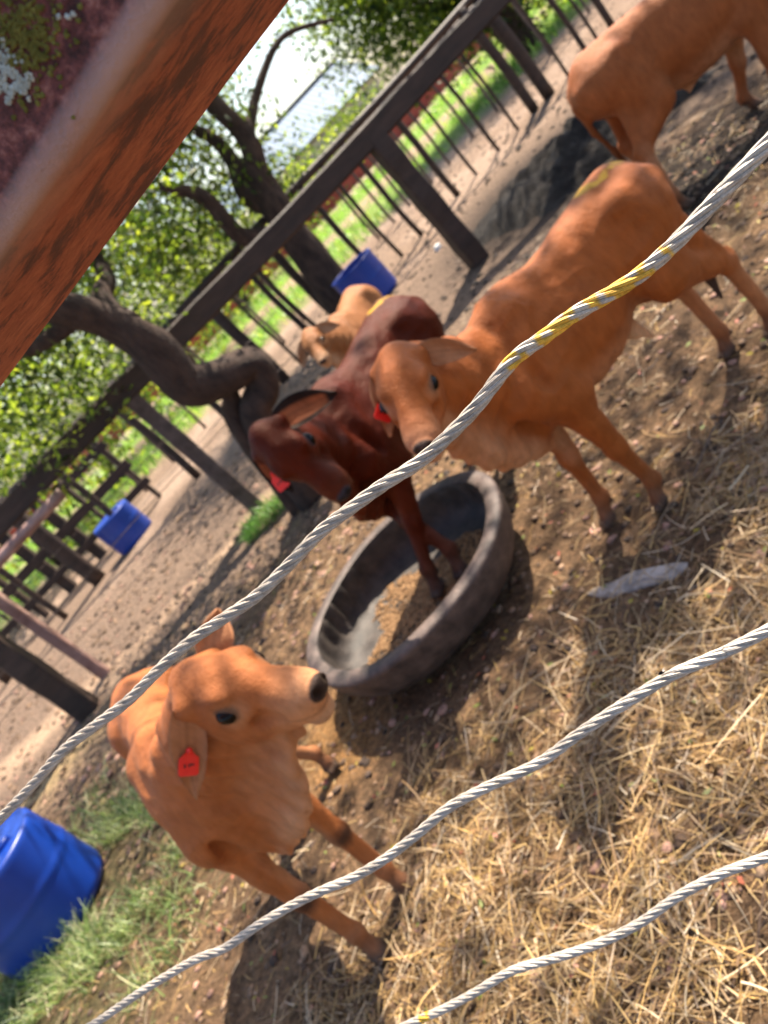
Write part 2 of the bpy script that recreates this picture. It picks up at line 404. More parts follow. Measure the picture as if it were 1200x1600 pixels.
        return V, F, C

def ear_mesh(base, d, nrmv, L, W, cin, cout, droop=.25, cup=.35, rim=None):
    """a leaf-shaped hanging ear with real thickness; base point, direction, face normal"""
    d = nrm(d); nv = nrm(nrmv - (np.array(nrmv) @ d) * d); sd = np.cross(nv, d); V = []; C = []
    nu, nw = 16, 11
    for side in (0, 1):
        for i in range(nu):
            t = i / (nu - 1); w = W * .5 * (math.sin(pi * min(1, t * .86 + .14)) ** .75) * (1 - .15 * t) * (1.0 if t > 0 else .8)
            w = max(w, .004); cen = np.array(base) + d * L * t + np.array([0, 0, -1]) * droop * L * t * t
            for j in range(nw):
                s_ = (j / (nw - 1)) * 2 - 1
                cpu = cup * w * (s_ * s_) * (1 - .6 * t) + .004 * sin(7 * t + 3 * s_)
                th = .0045 * (1 - abs(s_) ** 3) * (1 - t * .5)
                V.append(cen + sd * w * s_ + nv * (cpu + (th if side == 0 else -th)))
                cc = np.array(cin if side == 0 else cout)
                if side == 0: cc = cc * (.75 + .25 * abs(sin(s_ * 9)))
                if rim is not None and (abs(s_) > .60 or t > .80): cc = np.array(rim)
                C.append(cc)
    F = []
    for side in (0, 1):
        o = side * nu * nw
        for i in range(nu - 1):
            for j in range(nw - 1):
                q = [o + i * nw + j, o + i * nw + j + 1, o + (i + 1) * nw + j + 1, o + (i + 1) * nw + j]
                F.append(q[::-1] if side == 0 else q)
    o = nu * nw
    for i in range(nu - 1):
        for j in (0, nw - 1):
            q = [i * nw + j, (i + 1) * nw + j, o + (i + 1) * nw + j, o + i * nw + j]; F.append(q if j == 0 else q[::-1])
    for j in range(nw - 1):
        F.append([(nu - 1) * nw + j, (nu - 1) * nw + j + 1, o + (nu - 1) * nw + j + 1, o + (nu - 1) * nw + j][::-1])
    return np.array(V), F, np.array(C)

def nose_at(pl, px, py, dist):
    """the point seen at (px,py) lying dist away from pl, on the camera's side of it"""
    w = ray(px, py); ts = np.linspace(.6, 6, 4000); P = EYEP + ts[:, None] * w; dd = np.abs(np.linalg.norm(P - pl, axis=1) - dist)
    t0 = ts[np.argmin(np.linalg.norm(P - pl, axis=1))]; dd[ts > t0] += .0; dd[ts > t0] += 10 * (dist > np.linalg.norm(P - pl, axis=1).min()); return P[np.argmin(dd)]
def make_calf(loc, heading, S, coat, pale, dark, poll, muz, fnorm, feet, ears, label, h=.0075, tagear=None, knees=False,
              brand=None, neckbase=(.24, 0, .66), hump=.05, wet=False, muzcol=None, headscale=1.0, tail=None, rim=None, hock=None, girth=1.0,
              kneepos=None, earcol=None, flap=False, group='young cattle in the pen', dz=.08, tagturn=0.0):
    """loc: world xy under the trunk; heading: world xy; S: scale. feet/poll given in WORLD coordinates, worked in the calf's own frame"""
    hd = nrm(np.array([heading[0], heading[1], 0.])); lf = np.array([-hd[1], hd[0], 0.]); up = np.array([0, 0, 1.])
    g0 = float(gz(loc[0], loc[1]))
    O = np.array([loc[0], loc[1], 0.])
    def L(p): q = (np.array(p, float) - O) / S; return np.array([q @ hd, q @ lf, q[2] + dz])
    def Ld(v): v = np.array(v, float); return nrm([v @ hd, v @ lf, v @ up])
    pl = L(poll); m = Ld(muz); fn = Ld(fnorm); fn = nrm(fn - (fn @ m) * m); m, fn = nrm(m * .957 + fn * .29), nrm(fn * .957 - m * .29); sd = np.cross(fn, m)   # sd: the calf's left of its head
    ft = [L(f) for f in feet]
    k_ = headscale
    tip = pl + m * .3 * k_
    pts = np.array([[.34, .22, .95], [-.62, -.22, dz], pl + .14, pl - .14, tip + .08, tip - .08] + ft)
    lo = pts.min(0) - [.09, .07, .02]; hi = pts.max(0) + [.09, .07, .04]
    lo[2] = dz - .015
    f = Field(lo, hi, h)
    c = np.array(coat, float); pc = np.array(pale, float); dc = np.array(dark, float); mc = c * .55 + pc * .45
    Y = (0, 1, 0); gsq = .80 * girth
    # trunk
    f.cone((.19, 0, .620), (-.04, 0, .615),   .158, .152, c, .04, (Y, gsq)); f.cone((-.04, 0, .625), (-.27, 0, .675), .152, .118, c, .05, (Y, gsq))
    f.cone((-.27, 0, .655), (-.40, 0, .70), .142, .118, c, .05, (Y, .9)); f.cone((.12, 0, .725), (-.38, 0, .765), .085, .085, c, .06, (Y, .95))
    f.ell((.02, 0, .495), (.17, .085, .045), mc, .05)
    for s_ in (-1, 1):
        f.ell((-.30, .098 * s_, .775), (.035, .030, .028), c, .045)                      # hooks
        f.ell((-.475, .055 * s_, .735), (.03, .026, .03), c, .04)                         # pins
        f.cone((-.36, .075 * s_, .69), (-.285, .098 * s_, .53), .118, .075, c, .045, (Y, .72))  # thigh
        f.cone((.12, .065 * s_, .78), (.235, .095 * s_, .60), .05, .068, c, .05, (Y, .75))   # shoulder blade
        f.cone((.235, .09 * s_, .60), (.15, .10 * s_, .51), .066, .055, c, .04, (Y, .8))
        f.ell((-.20, .112 * s_, .68), (.055, .02, .06), c, .04, sub=True) if False else None
        f.ell((-.215, .172 * s_ * girth, .71), (.06, .032, .055), None, .05, sub=True)        # hollow flank
    f.cone((-.27, 0, .56), (-.12, 0, .50), .05, .03, mc, .05); f.cone((-.06 - .08 * flap, 0, .50), (-.12 - .09 * flap, 0, .43 - .045 * flap), .042, .014, pc, .03, (Y, .45))
    # withers and hump
    f.ell((.12, 0, .785 + hump * .4), (.125, .045, .035 + hump * .5), c, .06)
    # neck to head
    hb = pl + m * .035 * k_ - fn * .065 * k_; nb = np.array(neckbase, float); mid = (nb + hb) / 2 + np.array([0, 0, .02])
    nax = nrm(np.cross(hb - nb, up) + 1e-6)
    f.cone(nb + [-.03, 0, .01], mid, .135, .088, c, .06, (nax, .74)); f.cone(mid, hb, .088, .066, c, .05, (nax, .84))
    f.cone(nb + [-.02, 0, .12], pl - m * .02 - fn * .03, .045, .035, c, .05)
    # brisket and dewlap: thin hanging folds of skin
    thr = pl + m * .10 * k_ - fn * .13 * k_; br = np.array([.275, 0, .455]); ax2 = nax
    f.cone((.24, 0, .56), br + [0, 0, .045], .085, .055, c, .05, (Y, .7))
    prev = thr
    for i in range(1, 9):
        t = i / 8; q = thr * (1 - t) + br * t + np.array([.04, 0, -.055]) * sin(pi * t) + np.array([0, 1, 0]) * .008 * sin(t * 17)
        f.cone(prev, q, .034, .034, mc * (1 - .5 * t) + pc * .5 * t, .03, (Y, .42)); prev = q
        pr2 = nb * (1 - .0) + 0 
    for i in range(9):
        t = i / 8; q = thr * (1 - t) + br * t + np.array([.04, 0, -.055]) * sin(pi * t); q2 = hb * (1 - t) + (nb + [0, 0, -.06]) * t
        f.cone(q, q2, .022, .05, c * .8 + pc * .2, .035, (Y, .6))
    # pendulous brisket fold and throat flap, with the hollows beside them where the shoulder begins
    f.cone((.275, 0, .60), (.318, .004, .452), .026, .024, c * .75 + pc * .25, .02, (Y, .42)); f.cone((.318, .004, .452), (.262, .004, .425), .022, .018, c * .6 + pc * .4, .02, (Y, .42))
    f.cone(thr + [-.005, 0, .01], thr + [.020, .006, -.065], .030, .020, c * .7 + pc * .3, .02, (nax, .42))
    for s_ in (-1, 1):
        f.cone((.278, .066 * s_, .60), (.262, .062 * s_, .485), .017, .015, None, .022) if False else f.ell((.300, .074 * s_, .545), (.032, .022, .075), None, .028, sub=True)
        f.ell((.215, .150 * s_, .69), (.018, .030, .10), None, .03, sub=True)
    # legs
    def hoof(T):
        T = np.array(T); z0 = T[2]
        for s_ in (-1, 1):
            f.cone(T + [-.006, .0135 * s_, .022], T + [.022, .012 * s_, .012], .0185, .0145, dc, .004)
            f.ell(T + [-.045, .014 * s_, .058], (.009, .007, .010), dc, .008)
        f.cone(T + [-.024, 0, .075], T + [-.004, 0, .036], .0215, .0225, (c * .5 + dc * .5), .012)
    for i, s_ in ((0, 1), (1, -1)):
        E = np.array([.155, .098 * s_, .50]); T = ft[i]; Fk = T + [-.030, 0, .088]
        K = E * .46 + Fk * .54 + [.018, 0, 0]
        if kneepos and kneepos.get(i) is not None: K = L(kneepos[i])
        f.cone(E + [.03, -.01 * s_, .03], K + (E - K) * .12, .062, .035, c, .035, (Y, .86)); f.ell(K, (.037, .034, .040), c, .014)
        f.cone(K, Fk, .029, .0225, c, .012); f.ell(Fk, (.030, .028, .028), c * .9, .012); hoof(T)
        if knees: f.paint(K + [.02, 0, -.012], (.035, .04, .028), dc * 1.3, .9)
        f.paint(K + [-.0, -.045 * s_, .10], (.05, .03, .12), pc, .5)
    for i, s_ in ((2, 1), (3, -1)):
        T = ft[i]; Fk = T + [-.022, 0, .09]; St = np.array([-.265, .098 * s_, .52])
        St[0] += (T[0] + .40) * .25
        Hk = St * .50 + Fk * .50 + [-.075, 0, .045]
        if hock and hock.get(i) is not None: Hk = L(hock[i])
        f.cone(St, Hk + (St - Hk) * .15, .072, .033, c, .035, (Y, .75)); f.cone(St + [-.10, 0, .08], Hk + [-.012, 0, .02], .05, .018, c, .03, (Y, .6))
        f.ell(Hk, (.039, .030, .042), c, .016); f.ell(Hk + [-.03, 0, .018], (.014, .014, .022), c, .014)
        f.cone(Hk, Fk, .029, .0225, c * .7 + pc * .3, .012); f.ell(Fk, (.027, .024, .027), c * .9, .014); hoof(T)
    # tail
    tp = tail or [(-.475, 0, .76), (-.512, 0, .70), (-.510, .008, .58), (-.485, .012, .46), (-.478, .012, .37)]
    rr = [.024, .018, .013, .012, .018]
    for i in range(len(tp) - 1): f.cone(tp[i], tp[i + 1], rr[i], rr[i + 1], c * (1 - .2 * i) , .02)
    f.cone(tp[-1], np.array(tp[-1]) + [.005, 0, -.09], .020, .008, dc * 1.2, .01)
    # head in its own frame
    def hp(a, s, n): return pl + (m * a * .94 + sd * s + fn * n) * k_
    R = np.stack([m, sd, fn]); e = lambda p, r, col, k=.02, sub=False: f.ell(hp(*p), np.array(r) * k_, col, k * k_, R, sub)
    cn = lambda a, b, ra, rb, col, k=.02, sq=None: f.cone(hp(*a), hp(*b), ra * k_, rb * k_, col, k * k_, sq)
    fc = c * .97; muzc = np.array(muzcol) if muzcol is not None else c * .45 + pc * .55
    e((.050, 0, -.058), (.075, .055, .056), fc, .03); e((.0, 0, -.035), (.035, .042, .036), fc, .03)
    cn((.060, 0, -.046), (.180, 0, -.066), .051, .037, fc, .03, (sd, .93))
    cn((.050, 0, -.112), (.150, 0, -.108), .052, .036, fc, .03, (sd, .85)); cn((.15, 0, -.112), (.215, 0, -.112), .032, .025, muzc, .025)
    e((.200, 0, -.078), (.046, .041, .036), muzc, .025); e((.224, 0, -.074), (.026, .036, .030), muzc, .014)
    e((.253, 0, -.066), (.012, .027, .020), dc * 1.3, .005); e((.226, 0, -.122), (.020, .026, .013), pc * .8, .012)
    for s_ in (-1, 1):
        e((.075, .040 * s_, -.090), (.062, .022, .052), fc, .025)                          # cheek
        e((.084, .043 * s_, -.022), (.030, .018, .015), fc, .016)                          # brow
        e((.094, .064 * s_, -.052), (.024, .012, .016), None, .010, True)                  # socket
        e((.092, .050 * s_, -.052), (.0235, .0145, .0205), dc * 1.5, .004)                 # dark lids
        e((.005, .050 * s_, -.035), (.022, .022, .022), fc, .02)                           # ear root
        e((.15, .044 * s_, -.085), (.03, .010, .012), None, .02, True)                     # hollow along the cheek
        e((.264, .017 * s_, -.062), (.010, .0065, .0085), dc * .3, .004, True)             # nostril
        f.paint(hp(.100, .056 * s_, -.055), np.array((.030, .022, .024)) * k_, c * .35 + pc * .65, .55, R); e((.092, .0535 * s_, -.052), (.0215, .0125, .0165), dc * 1.5, .003)
        f.paint(hp(.06, .045 * s_, -.018), np.array((.035, .02, .012)) * k_, c * .6, .5, R)
    f.paint(hp(.222, 0, -.102), np.array((.050, .05, .0030)) * k_, dc, .45, R)             # line of the mouth
    if brand:
        for (bx, by, rx, ry) in brand: f.paint((bx, by, .84), (rx, ry, .07), (.70, .42, .03), .0)
    V, F, C = f.skin()
    # loose skin folded in shallow rings round the neck and down the dewlap
    ax_ = hb - nb; ln = np.linalg.norm(ax_); tt = (V - nb) @ ax_ / ln ** 2; rad = np.linalg.norm(V - nb - tt[:, None] * ax_, axis=1); inz = smooth(-.05, .2, tt) * smooth(.95, .75, tt) * (rad < .24)
    cenv = nb + tt[:, None] * ax_; nz_ = vnoise(V[:, 1] * 6, V[:, 2] * 5, 1, 3)
    V = V + ((V - cenv) / (rad[:, None] + 1e-6)) * (inz * .0060 * np.sin(tt * 34 + nz_ * 9) * smooth(.3, .6, vnoise(V[:, 0] * 9, V[:, 2] * 9, 1, 9)))[:, None]
    if brand is not None:                                                                    # yellow paint daubs on the rump
        for (bx, by, rx, ry) in brand:
            q = ((V[:, 0] - bx) / rx) ** 2 + ((V[:, 1] - by) / ry) ** 2; nn = np.array([mnoise.noise(Vector((a * 45, b * 45, z_ * 45))) for a, b, z_ in V]) if len(V) < 400000 else 0
            ring = np.exp(-((np.sqrt(q) - .75) / .28) ** 2); w = np.clip((ring + nn * .7 - .45) * 2.5, 0, 1) * (V[:, 2] > .76) * (q < 1.7); C = C * (1 - w[:, None] * .85) + np.array([.62, .36, .02]) * w[:, None] * .85
    # loose skin: fine lumps and creases along the normals, dust on the shins
    A0, A1, A2, A3 = [V[F[:, q]] for q in range(4)]; fnm = np.cross(A2 - A0, A3 - A1); VN = np.zeros_like(V)
    for q in range(4): np.add.at(VN, F[:, q], fnm)
    VN /= np.linalg.norm(VN, axis=1)[:, None] + 1e-9
    if h < .0072:
        lump = np.array([mnoise.noise(Vector((a * 16, b * 16, z_ * 9))) * 1.0 - abs(mnoise.noise(Vector((a * 9 + 7, b * 11, z_ * 22)))) * 1.3 for a, b, z_ in V])
        hd_ = np.linalg.norm(V - (pl + m * .12 * k_), axis=1); w = smooth(.10, .26, hd_) * smooth(dz + .10, dz + .35, V[:, 2]); V = V + VN * (lump * w * .0042)[:, None]
    ds = smooth(dz + .26, dz + .04, V[:, 2])[:, None] * (.25 + .5 * vnoise(V[:, 0] * 40, V[:, 2] * 30, 1, 4)[:, None]); C = C * (1 - ds * .55) + np.array([.20, .13, .085]) * ds * .55
    # ears are drawn out of the same skin
    FF = [list(map(int, q)) for q in F]; VV = [V]; CC = [C]; nV = len(V); epos = []
    for i, (s_, d, L_, W_, dr) in enumerate(ears):
        base = hp(.004, .050 * s_, -.036); dl = Ld(d[0]); nv = Ld(d[1])
        ev, ef, ec = ear_mesh(base - dl * .012, dl, nv, L_, W_, np.array(earcol) if earcol else pc * .35 + c * .6, c * .85, dr, .5, rim)
        VV.append(ev); CC.append(ec); FF += [[a + nV for a in q] for q in ef]; nV += len(ev); epos.append((base, dl, nv, L_, dr))
    VV = np.vstack(VV); CC = np.vstack(CC)
    root = empty('calf', (loc[0], loc[1], 0), math.atan2(hd[1], hd[0]), label=label, cat='calf', group=group)
    def put(name, V_, F_, mt, C_=None, sm=True, par=None):
        return mesh_np(name, (np.asarray(V_) - np.array([0, 0, dz])) * S, F_, mt, par or root, sm, C_)
    body = put('body', VV, FF, M['hide_wet'] if wet else M['hide'], CC)
    for s_ in (-1, 1):
        mb = MB(); cpt = np.array(hp(.092, .0560 * s_, -.052)); pr = []
        V_ = []; nn_ = 12
        for i in range(nn_ + 1):
            for j in range(16):
                th = pi * i / nn_; ph = 2 * pi * j / 16; V_.append(cpt + (m * .0205 * sin(th) * cos(ph) + fn * .0150 * sin(th) * sin(ph) + sd * s_ * .0150 * cos(th)) * k_)
        F_ = [[i * 16 + j, i * 16 + (j + 1) % 16, (i + 1) * 16 + (j + 1) % 16, (i + 1) * 16 + j] for i in range(nn_) for j in range(16)]
        put('eye', V_, F_, M['eye'])
    if tagear is not None:
        base, dl, nv, L_, dr = epos[tagear]; t = .52
        cen = base + dl * L_ * t + np.array([0, 0, -1]) * dr * L_ * t * t + nv * .016; sdv = np.cross(nv, dl)
        dl2 = nrm(dl + sdv * tagturn); sdv = np.cross(nv, dl2)
        prof = [(-.30, -.006), (-.34, .006), (-.10, .020), (.0, .030), (.62, .031), (.70, .024), (.70, -.024), (.62, -.031), (0, -.030), (-.10, -.020)]
        V_ = []
        for z_ in (.0016, -.0016):
            for (a, b) in prof: V_.append(cen + dl2 * a * .054 + sdv * b * .7 + nv * (z_ + .010 * (a ** 2)))
        n_ = len(prof); F_ = [list(range(n_)), list(range(n_, 2 * n_))[::-1]] + [[i, (i + 1) % n_, n_ + (i + 1) % n_, n_ + i][::-1] for i in range(n_)]
        tg = put('ear_tag', V_, F_, M['tagred'], None, False)
        V_ = []; F_ = []
        for q_, (u0, v0, u1, v1) in enumerate([(.012, -.010, .030, -.006), (.012, -.001, .016, .011), (.026, -.001, .030, .011), (.016, -.001, .026, .003)]):
            for (a, b) in ((u0, v0), (u1, v0), (u1, v1), (u0, v1)): V_.append(cen + dl2 * a + sdv * b + nv * .0042)
            F_.append([q_ * 4 + r0 for r0 in range(4)])
        put('print', V_, F_, M['ink'], None, False, tg)
        mb = MB(); mb.tube([cen - dl2 * .016 + nv * .001, cen - dl2 * .016 + nv * .007], [.0075, .006], 12); put('button', np.vstack(mb.V), mb.F, M['tagred'], None, True, tg)
    return root

O1, O2, O3 = (.38, .124, .038), (.34, .094, .021), (.074, .0105, .0034)
PALE = (.62, .36, .20); DARK = (.022, .016, .014)
G = lambda x, y, z=0: gnd(x, y, z)
# nearest calf, head turned towards the trough
pl1 = at(290, 1048, 1.55); nz1 = nose_at(pl1, 490, 1076, .236 * 1.26)
make_calf((-.845, 1.91), (.26, -.97), 1.0, O1, PALE, DARK, pl1, tuple(nz1 - pl1), (.62, -.55, .50),
          [G(640, 1388), G(598, 1490), (-1.02, 2.35, 0), (-.80, 2.42, 0)],
          [(1, ((.55, .35, .45), (.3, -.85, .1)), .135, .09, .10), (-1, ((-.62, -.10, -.50), (.30, -.9, .1)), .190, .085, .20)],
          'bright orange-brown calf nearest the camera, red tag in one ear, looking towards the rubber trough', h=.0052, tagear=1, knees=True, headscale=1.26, muzcol=(.56, .27, .13), dz=.015)
# big calf in the middle, standing side-on behind the top cable
pl2 = at(612, 552, 1.90); nz2 = nose_at(pl2, 662, 694, .236 * 1.15)
make_calf((.765, 2.14), (-.95, -.17), 1.05, O2, PALE, (.05, .035, .03), pl2, tuple(nz2 - pl2), (-.22, -.80, .42),
          [G(1035, 790), G(955, 815), G(1212, 520), G(1140, 553)],
          [(1, ((.72, -.12, -.38), (-.1, -.9, .2)), .135, .07, .25), (-1, ((-.62, -.30, -.62), (.25, -.9, .2)), .150, .07, .15)],
          'large red-orange calf standing side-on right of the trough with yellow paint on its rump', h=.0056, tagear=1,
          brand=[(-.38, 0, .09, .06)], muzcol=(.44, .19, .09), hump=.05, tagturn=-.4, headscale=1.10, dz=.03, neckbase=(.26, 0, .64), flap=True)
# dark calf with its forefeet in the trough
pl3 = at(408, 684, 2.46); nz3 = nose_at(pl3, 534, 768, .236 * 1.12 * 1.17)
make_calf((.26, 3.00), (-.80, -.60), 1.17, O3, (.17, .042, .016), (.030, .032, .038), pl3, tuple(nz3 - pl3), (-.30, -.80, .45),
          [G(690, 925, .05), G(725, 895, .05), (.66, 3.20, 0), (.48, 3.42, 0)],
          [(1, ((.80, -.10, -.18), (.0, -.85, .5)), .185, .100, .10), (-1, ((-.10, -.2, -.95), (-.4, -.9, .1)), .145, .07, .05)],
          'dark mahogany calf standing with its forefeet inside the rubber trough', h=.0066, tagear=1, wet=True, rim=(.012, .008, .007),
          brand=[(-.40, 0, .08, .05)], muzcol=(.10, .026, .012), earcol=(.30, .085, .03), headscale=1.12, girth=1.2, neckbase=(.25, 0, .66), dz=.09)
# calf walking out of the picture at the top right
make_calf((2.76, 3.72), (.97, -.24), 1.22, (.32, .095, .028), (.62, .36, .20), (.05, .035, .03), (3.35, 3.4, .95), (.8, -.3, -.5), (.4, -.2, .85),
          [(2.95, 3.85, 0), (2.86, 3.50, 0), (2.34, 3.95, 0), G(1078, 325)],
          [(1, ((.1, .9, -.3), (.9, 0, .2)), .15, .08, .2), (-1, ((-.1, -.9, -.3), (.9, 0, .2)), .15, .08, .2)],
          'brown calf at the far right seen from its rump, its head outside the picture', h=.009, dz=.12)
# small pale calf behind the dark one
make_calf((.70, 4.80), (-.50, -.85), 1.0, (.30, .120, .042), (.62, .40, .24), (.05, .035, .03), at(478, 520, 4.45), (-.25, -.72, -.62), (-.25, -.75, .55),
          [(.60, 4.62, 0), (.42, 4.70, 0), (.92, 5.14, 0), (.74, 5.24, 0)],
          [(1, ((.85, -.1, -.3), (-.1, -.9, .2)), .14, .075, .2), (-1, ((-.75, .1, -.5), (-.1, -.9, .2)), .14, .075, .2)],
          'pale tan calf peeping out from behind the dark mahogany calf', h=.010)

# ------------------------------------------------------------------ the half-tyre feed trough
def build_trough():
    c = (-.13, 2.70, .0); root = empty('feed_trough', c,  label='round black rubber feed trough cut from half a tyre, lying on the straw', cat='trough')
    R_ = .53
    wob = lambda t, z: -.055 + .022 * sin(2 * t + .6) + .012 * sin(5 * t)
    mb = MB()
    outer = [(.28, .004), (.33, .004), (.39, .018), (.44, .045), (.485, .09), (.512, .14), (.525, .19), (.531, .225), (.533, .238), (.530, .246), (.522, .252), (.500, .256), (.472, .254), (.463, .248)]
    inner = [(.459, .238), (.461, .20), (.462, .14), (.450, .085), (.40, .05), (.33, .038), (.2, .035), (.02, .035)]
    mb.lathe(outer, (0, 0, 0), 96, (1.15, .95, .88), wob)
    root.scale = (1, 1, .88)
    mb.build('outer_wall', M['rubber'], root)
    mb = MB(); n = 192; V = []; prof = [outer[-1]] + inner
    for i, (r_, z) in enumerate(prof):
        for k in range(n):
            t = k * 2 * pi / n; rr = r_ * (1 + wob(t, z))
            if 0 <= i <= 4: rr *= 1 + .016 * (.6 + .5 * sin(t * 3 + 1)) * math.tanh(2.5 * sin(t * 28 + .5 * sin(t * 5))) * (1 if i < 4 else .4)
            V.append((cos(t) * rr, sin(t) * rr, z))
    mb.add(V, [[i * n + k, i * n + (k + 1) % n, (i + 1) * n + (k + 1) % n, (i + 1) * n + k] for i in range(len(prof) - 1) for k in range(n)], (.62, .58, .54))
    mb.build('ribbed_lining', M['rubber'], root)
    # remains of feed on the floor of it
    V = []; F = []
    for i in range(2600):
        a = random.random() * 2 * pi; rr = .36 * math.sqrt(random.random()); rr *= .6 + .45 * sin(a * 2 + 1) ** 2; p = np.array([cos(a) * rr - .03, sin(a) * rr, .040 + random.random() * .010]); r_ = random.uniform(.004, .016)
        b = random.random() * pi; L_ = random.uniform(1, 4); d = np.array([cos(b), sin(b), random.uniform(-.2, .2)]) * r_ * L_ * .5; s_ = np.array([-sin(b), cos(b), 0]) * r_ * .4
        o = len(V); V += [p - d - s_, p + d - s_ * .5, p + d + s_, p - d + s_, p + [0, 0, r_ * .5]]; F += [[o, o + 1, o + 4], [o + 1, o + 2, o + 4], [o + 2, o + 3, o + 4], [o + 3, o, o + 4]]
    f = mesh_np('feed_remains', V, F, M['feed'], root, False)
build_trough()

# ------------------------------------------------------------------ blue half drums
def drum(loc, rad, hgt, label, tilt=(0, 0), closed=False):
    root = empty('blue_drum', (loc[0], loc[1], float(gz(loc[0], loc[1])) - .005), label=label, cat='drum', group='blue cut-down plastic drums')
    root.rotation_euler = (tilt[0], tilt[1], 0)
    w = lambda t, z: .012 * sin(2 * t + 1)
    mb = MB(); pr = [(.01, 0), (rad * .86, 0), (rad * .95, .012), (rad * .985, .04), (rad, hgt * .50), (rad * 1.012, hgt * .53), (rad * 1.012, hgt * .57), (rad, hgt * .60), (rad * .995, hgt), (rad * .965, hgt), (rad * .965, .03), (.01, .03)]
    if closed: pr = pr[:-4] + [(rad * .99, hgt * .96), (rad * .97, hgt * .99), (rad * .93, hgt), (rad * .90, hgt * .985), (.01, hgt * .98)]
    pr = [tuple(np.array(a) * (1 - t) + np.array(b) * t) for a, b in zip(pr[:-1], pr[1:]) for t in np.linspace(0, 1, max(2, int(math.dist(a, b) / .02) + 1))[:-1]] + [pr[-1]]
    mb.lathe(pr, (0, 0, 0), 96, (1, 1, 1), w); mb.build('shell', M['blue'], root)
    if closed:
        mb = MB(); mb.tube([(rad * .5, 0, hgt * .97), (rad * .5, 0, hgt * 1.03)], .045, 16); mb.build('bung', M['blue'], root); return root
    mb = MB()
    mb.lathe([(rad * .86, hgt * .985), (rad * 1.015, hgt * .985), (rad * 1.02, hgt * 1.0), (rad * 1.015, hgt * 1.02), (rad * .96, hgt * 1.02), (rad * .955, hgt * .985)], (0, 0, 0), 64, (.75, .8, .9), w); mb.build('cut_rim', M['blue'], root)
    return root
drum((-2.42, 3.32), .30, .46, 'big blue plastic drum standing at the left edge on green grass', closed=True)
drum((-2.26, 9.35), .27, .44, 'blue cut-down drum far off on bare ground behind the rail, left of the tree trunks', closed=True)
drum((1.66, 8.35), .27, .46, 'blue cut-down drum beyond the rail fence, just above the dark calf')

# ------------------------------------------------------------------ rusty beam and wire cables of the near fence
W_ = np.array([-.9129, .4052, -.0491]); W_ = nrm(W_); NH = nrm([.4057, .914, 0]); UP = np.cross(NH, W_); UP = UP * (1 if UP[2] > 0 else -1)
def build_beam():
    p0 = at(66, 301, .38); p1 = at(154, 384, .647)
    wd = (p1 - p0) @ NH; hh = .24; r_ = .008
    root = empty('rusty_beam', tuple(p0), label='heavy rusty steel beam close overhead with lichen patches on its maroon side', cat='steel beam')
    prof = []   # (n, u, rust, worn edge with painted highlight) from the top of the near face round to the top of the far face
    prof += [(0, hh - r_, 0, 0)] + [(0, t, 0, 0) for t in (.15, .10, .07, .055, .045, .036, .028, .022, .017, .0135)]
    for k in range(9):
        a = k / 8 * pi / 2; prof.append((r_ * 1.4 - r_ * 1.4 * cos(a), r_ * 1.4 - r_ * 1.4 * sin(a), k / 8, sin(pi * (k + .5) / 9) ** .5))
    prof += [(wd * t, 0, 1, 0) for t in (.22, .3, .4, .5, .6, .7, .8, .88, .93)]
    for k in range(5):
        a = k / 4 * pi / 2; prof.append((wd - .008 + .008 * sin(a), .008 - .008 * cos(a), 1, .0))
    prof += [(wd, hh, 1, 0), (0, hh, 0, 0)]
    n = len(prof); ss = np.linspace(-1.2, 3.2, 500); V = []; C = []
    for s in ss:
        for i, (a, b, ru, worn_hl) in enumerate(prof):
            w_ = .0014 * mnoise.noise(Vector((s * 14, a * 30, b * 30))); q = W_ * s + NH * (a + w_) + UP * (b + w_)
            C.append((min(1, max(0, ru + .25 * mnoise.noise(Vector((s * 30, a * 40, b * 40))))), worn_hl * (.85 + .3 * mnoise.noise(Vector((s * 22, a * 60, b * 60)))), 0)); V.append(q)
    F = np.array([[i * n + k, (i + 1) * n + k, (i + 1) * n + (k + 1) % n, i * n + (k + 1) % n] for i in range(len(ss) - 1) for k in range(n)])
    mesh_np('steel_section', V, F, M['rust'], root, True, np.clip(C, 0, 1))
    # growths on the near face
    wn_ = nrm(p0 * 0 + NH)
    def on_face(px, py):
        w = ray(px, py); t = ((p0 - EYEP) @ NH) / (w @ NH); return EYEP + w * t - p0
    def growth(name, mt, spots, size, n_, hgt, lab):
        mb = MB()
        for (px, py, sp, cnt) in spots:
            c0 = on_face(px, py)
            for i in range(cnt):
                q = c0 + W_ * random.gauss(0, sp) + UP * random.gauss(0, sp * .8); r0 = random.uniform(.4, 1) * size; V_ = []; m_ = 9
                for k in range(m_):
                    a = k * 2 * pi / m_; rr = r0 * random.uniform(.6, 1.25); V_.append(q + (W_ * cos(a) + UP * sin(a)) * rr - NH * .0004)
                for k in range(m_):
                    a = k * 2 * pi / m_; rr = r0 * random.uniform(.4, .8); V_.append(q + (W_ * cos(a) + UP * sin(a)) * rr - NH * hgt * random.uniform(.5, 1.2))
                V_.append(q - NH * hgt * random.uniform(.3, .9))
                F_ = [[k, (k + 1) % m_, m_ + (k + 1) % m_, m_ + k] for k in range(m_)] + [[m_ + k, m_ + (k + 1) % m_, 2 * m_] for k in range(m_)]
                mb.add(V_, F_)
        o = mb.build(name, mt, root); o['label'] = lab
    growth('moss', M['moss'], [(22, 25, .012, 260), (38, 75, .0085, 170), (60, 55, .006, 40), (5, 10, .012, 90)], .0014, 9, .0011, 'yellow-green moss near the picture corner')
    growth('lichen', M['lichen'], [(10, 95, .0031, 34), (22, 128, .0037, 50), (38, 128, .0017, 16), (110, 5, .004, 6)], .0017, 9, .0016, 'pale grey lichen rosette below the moss')
build_beam()

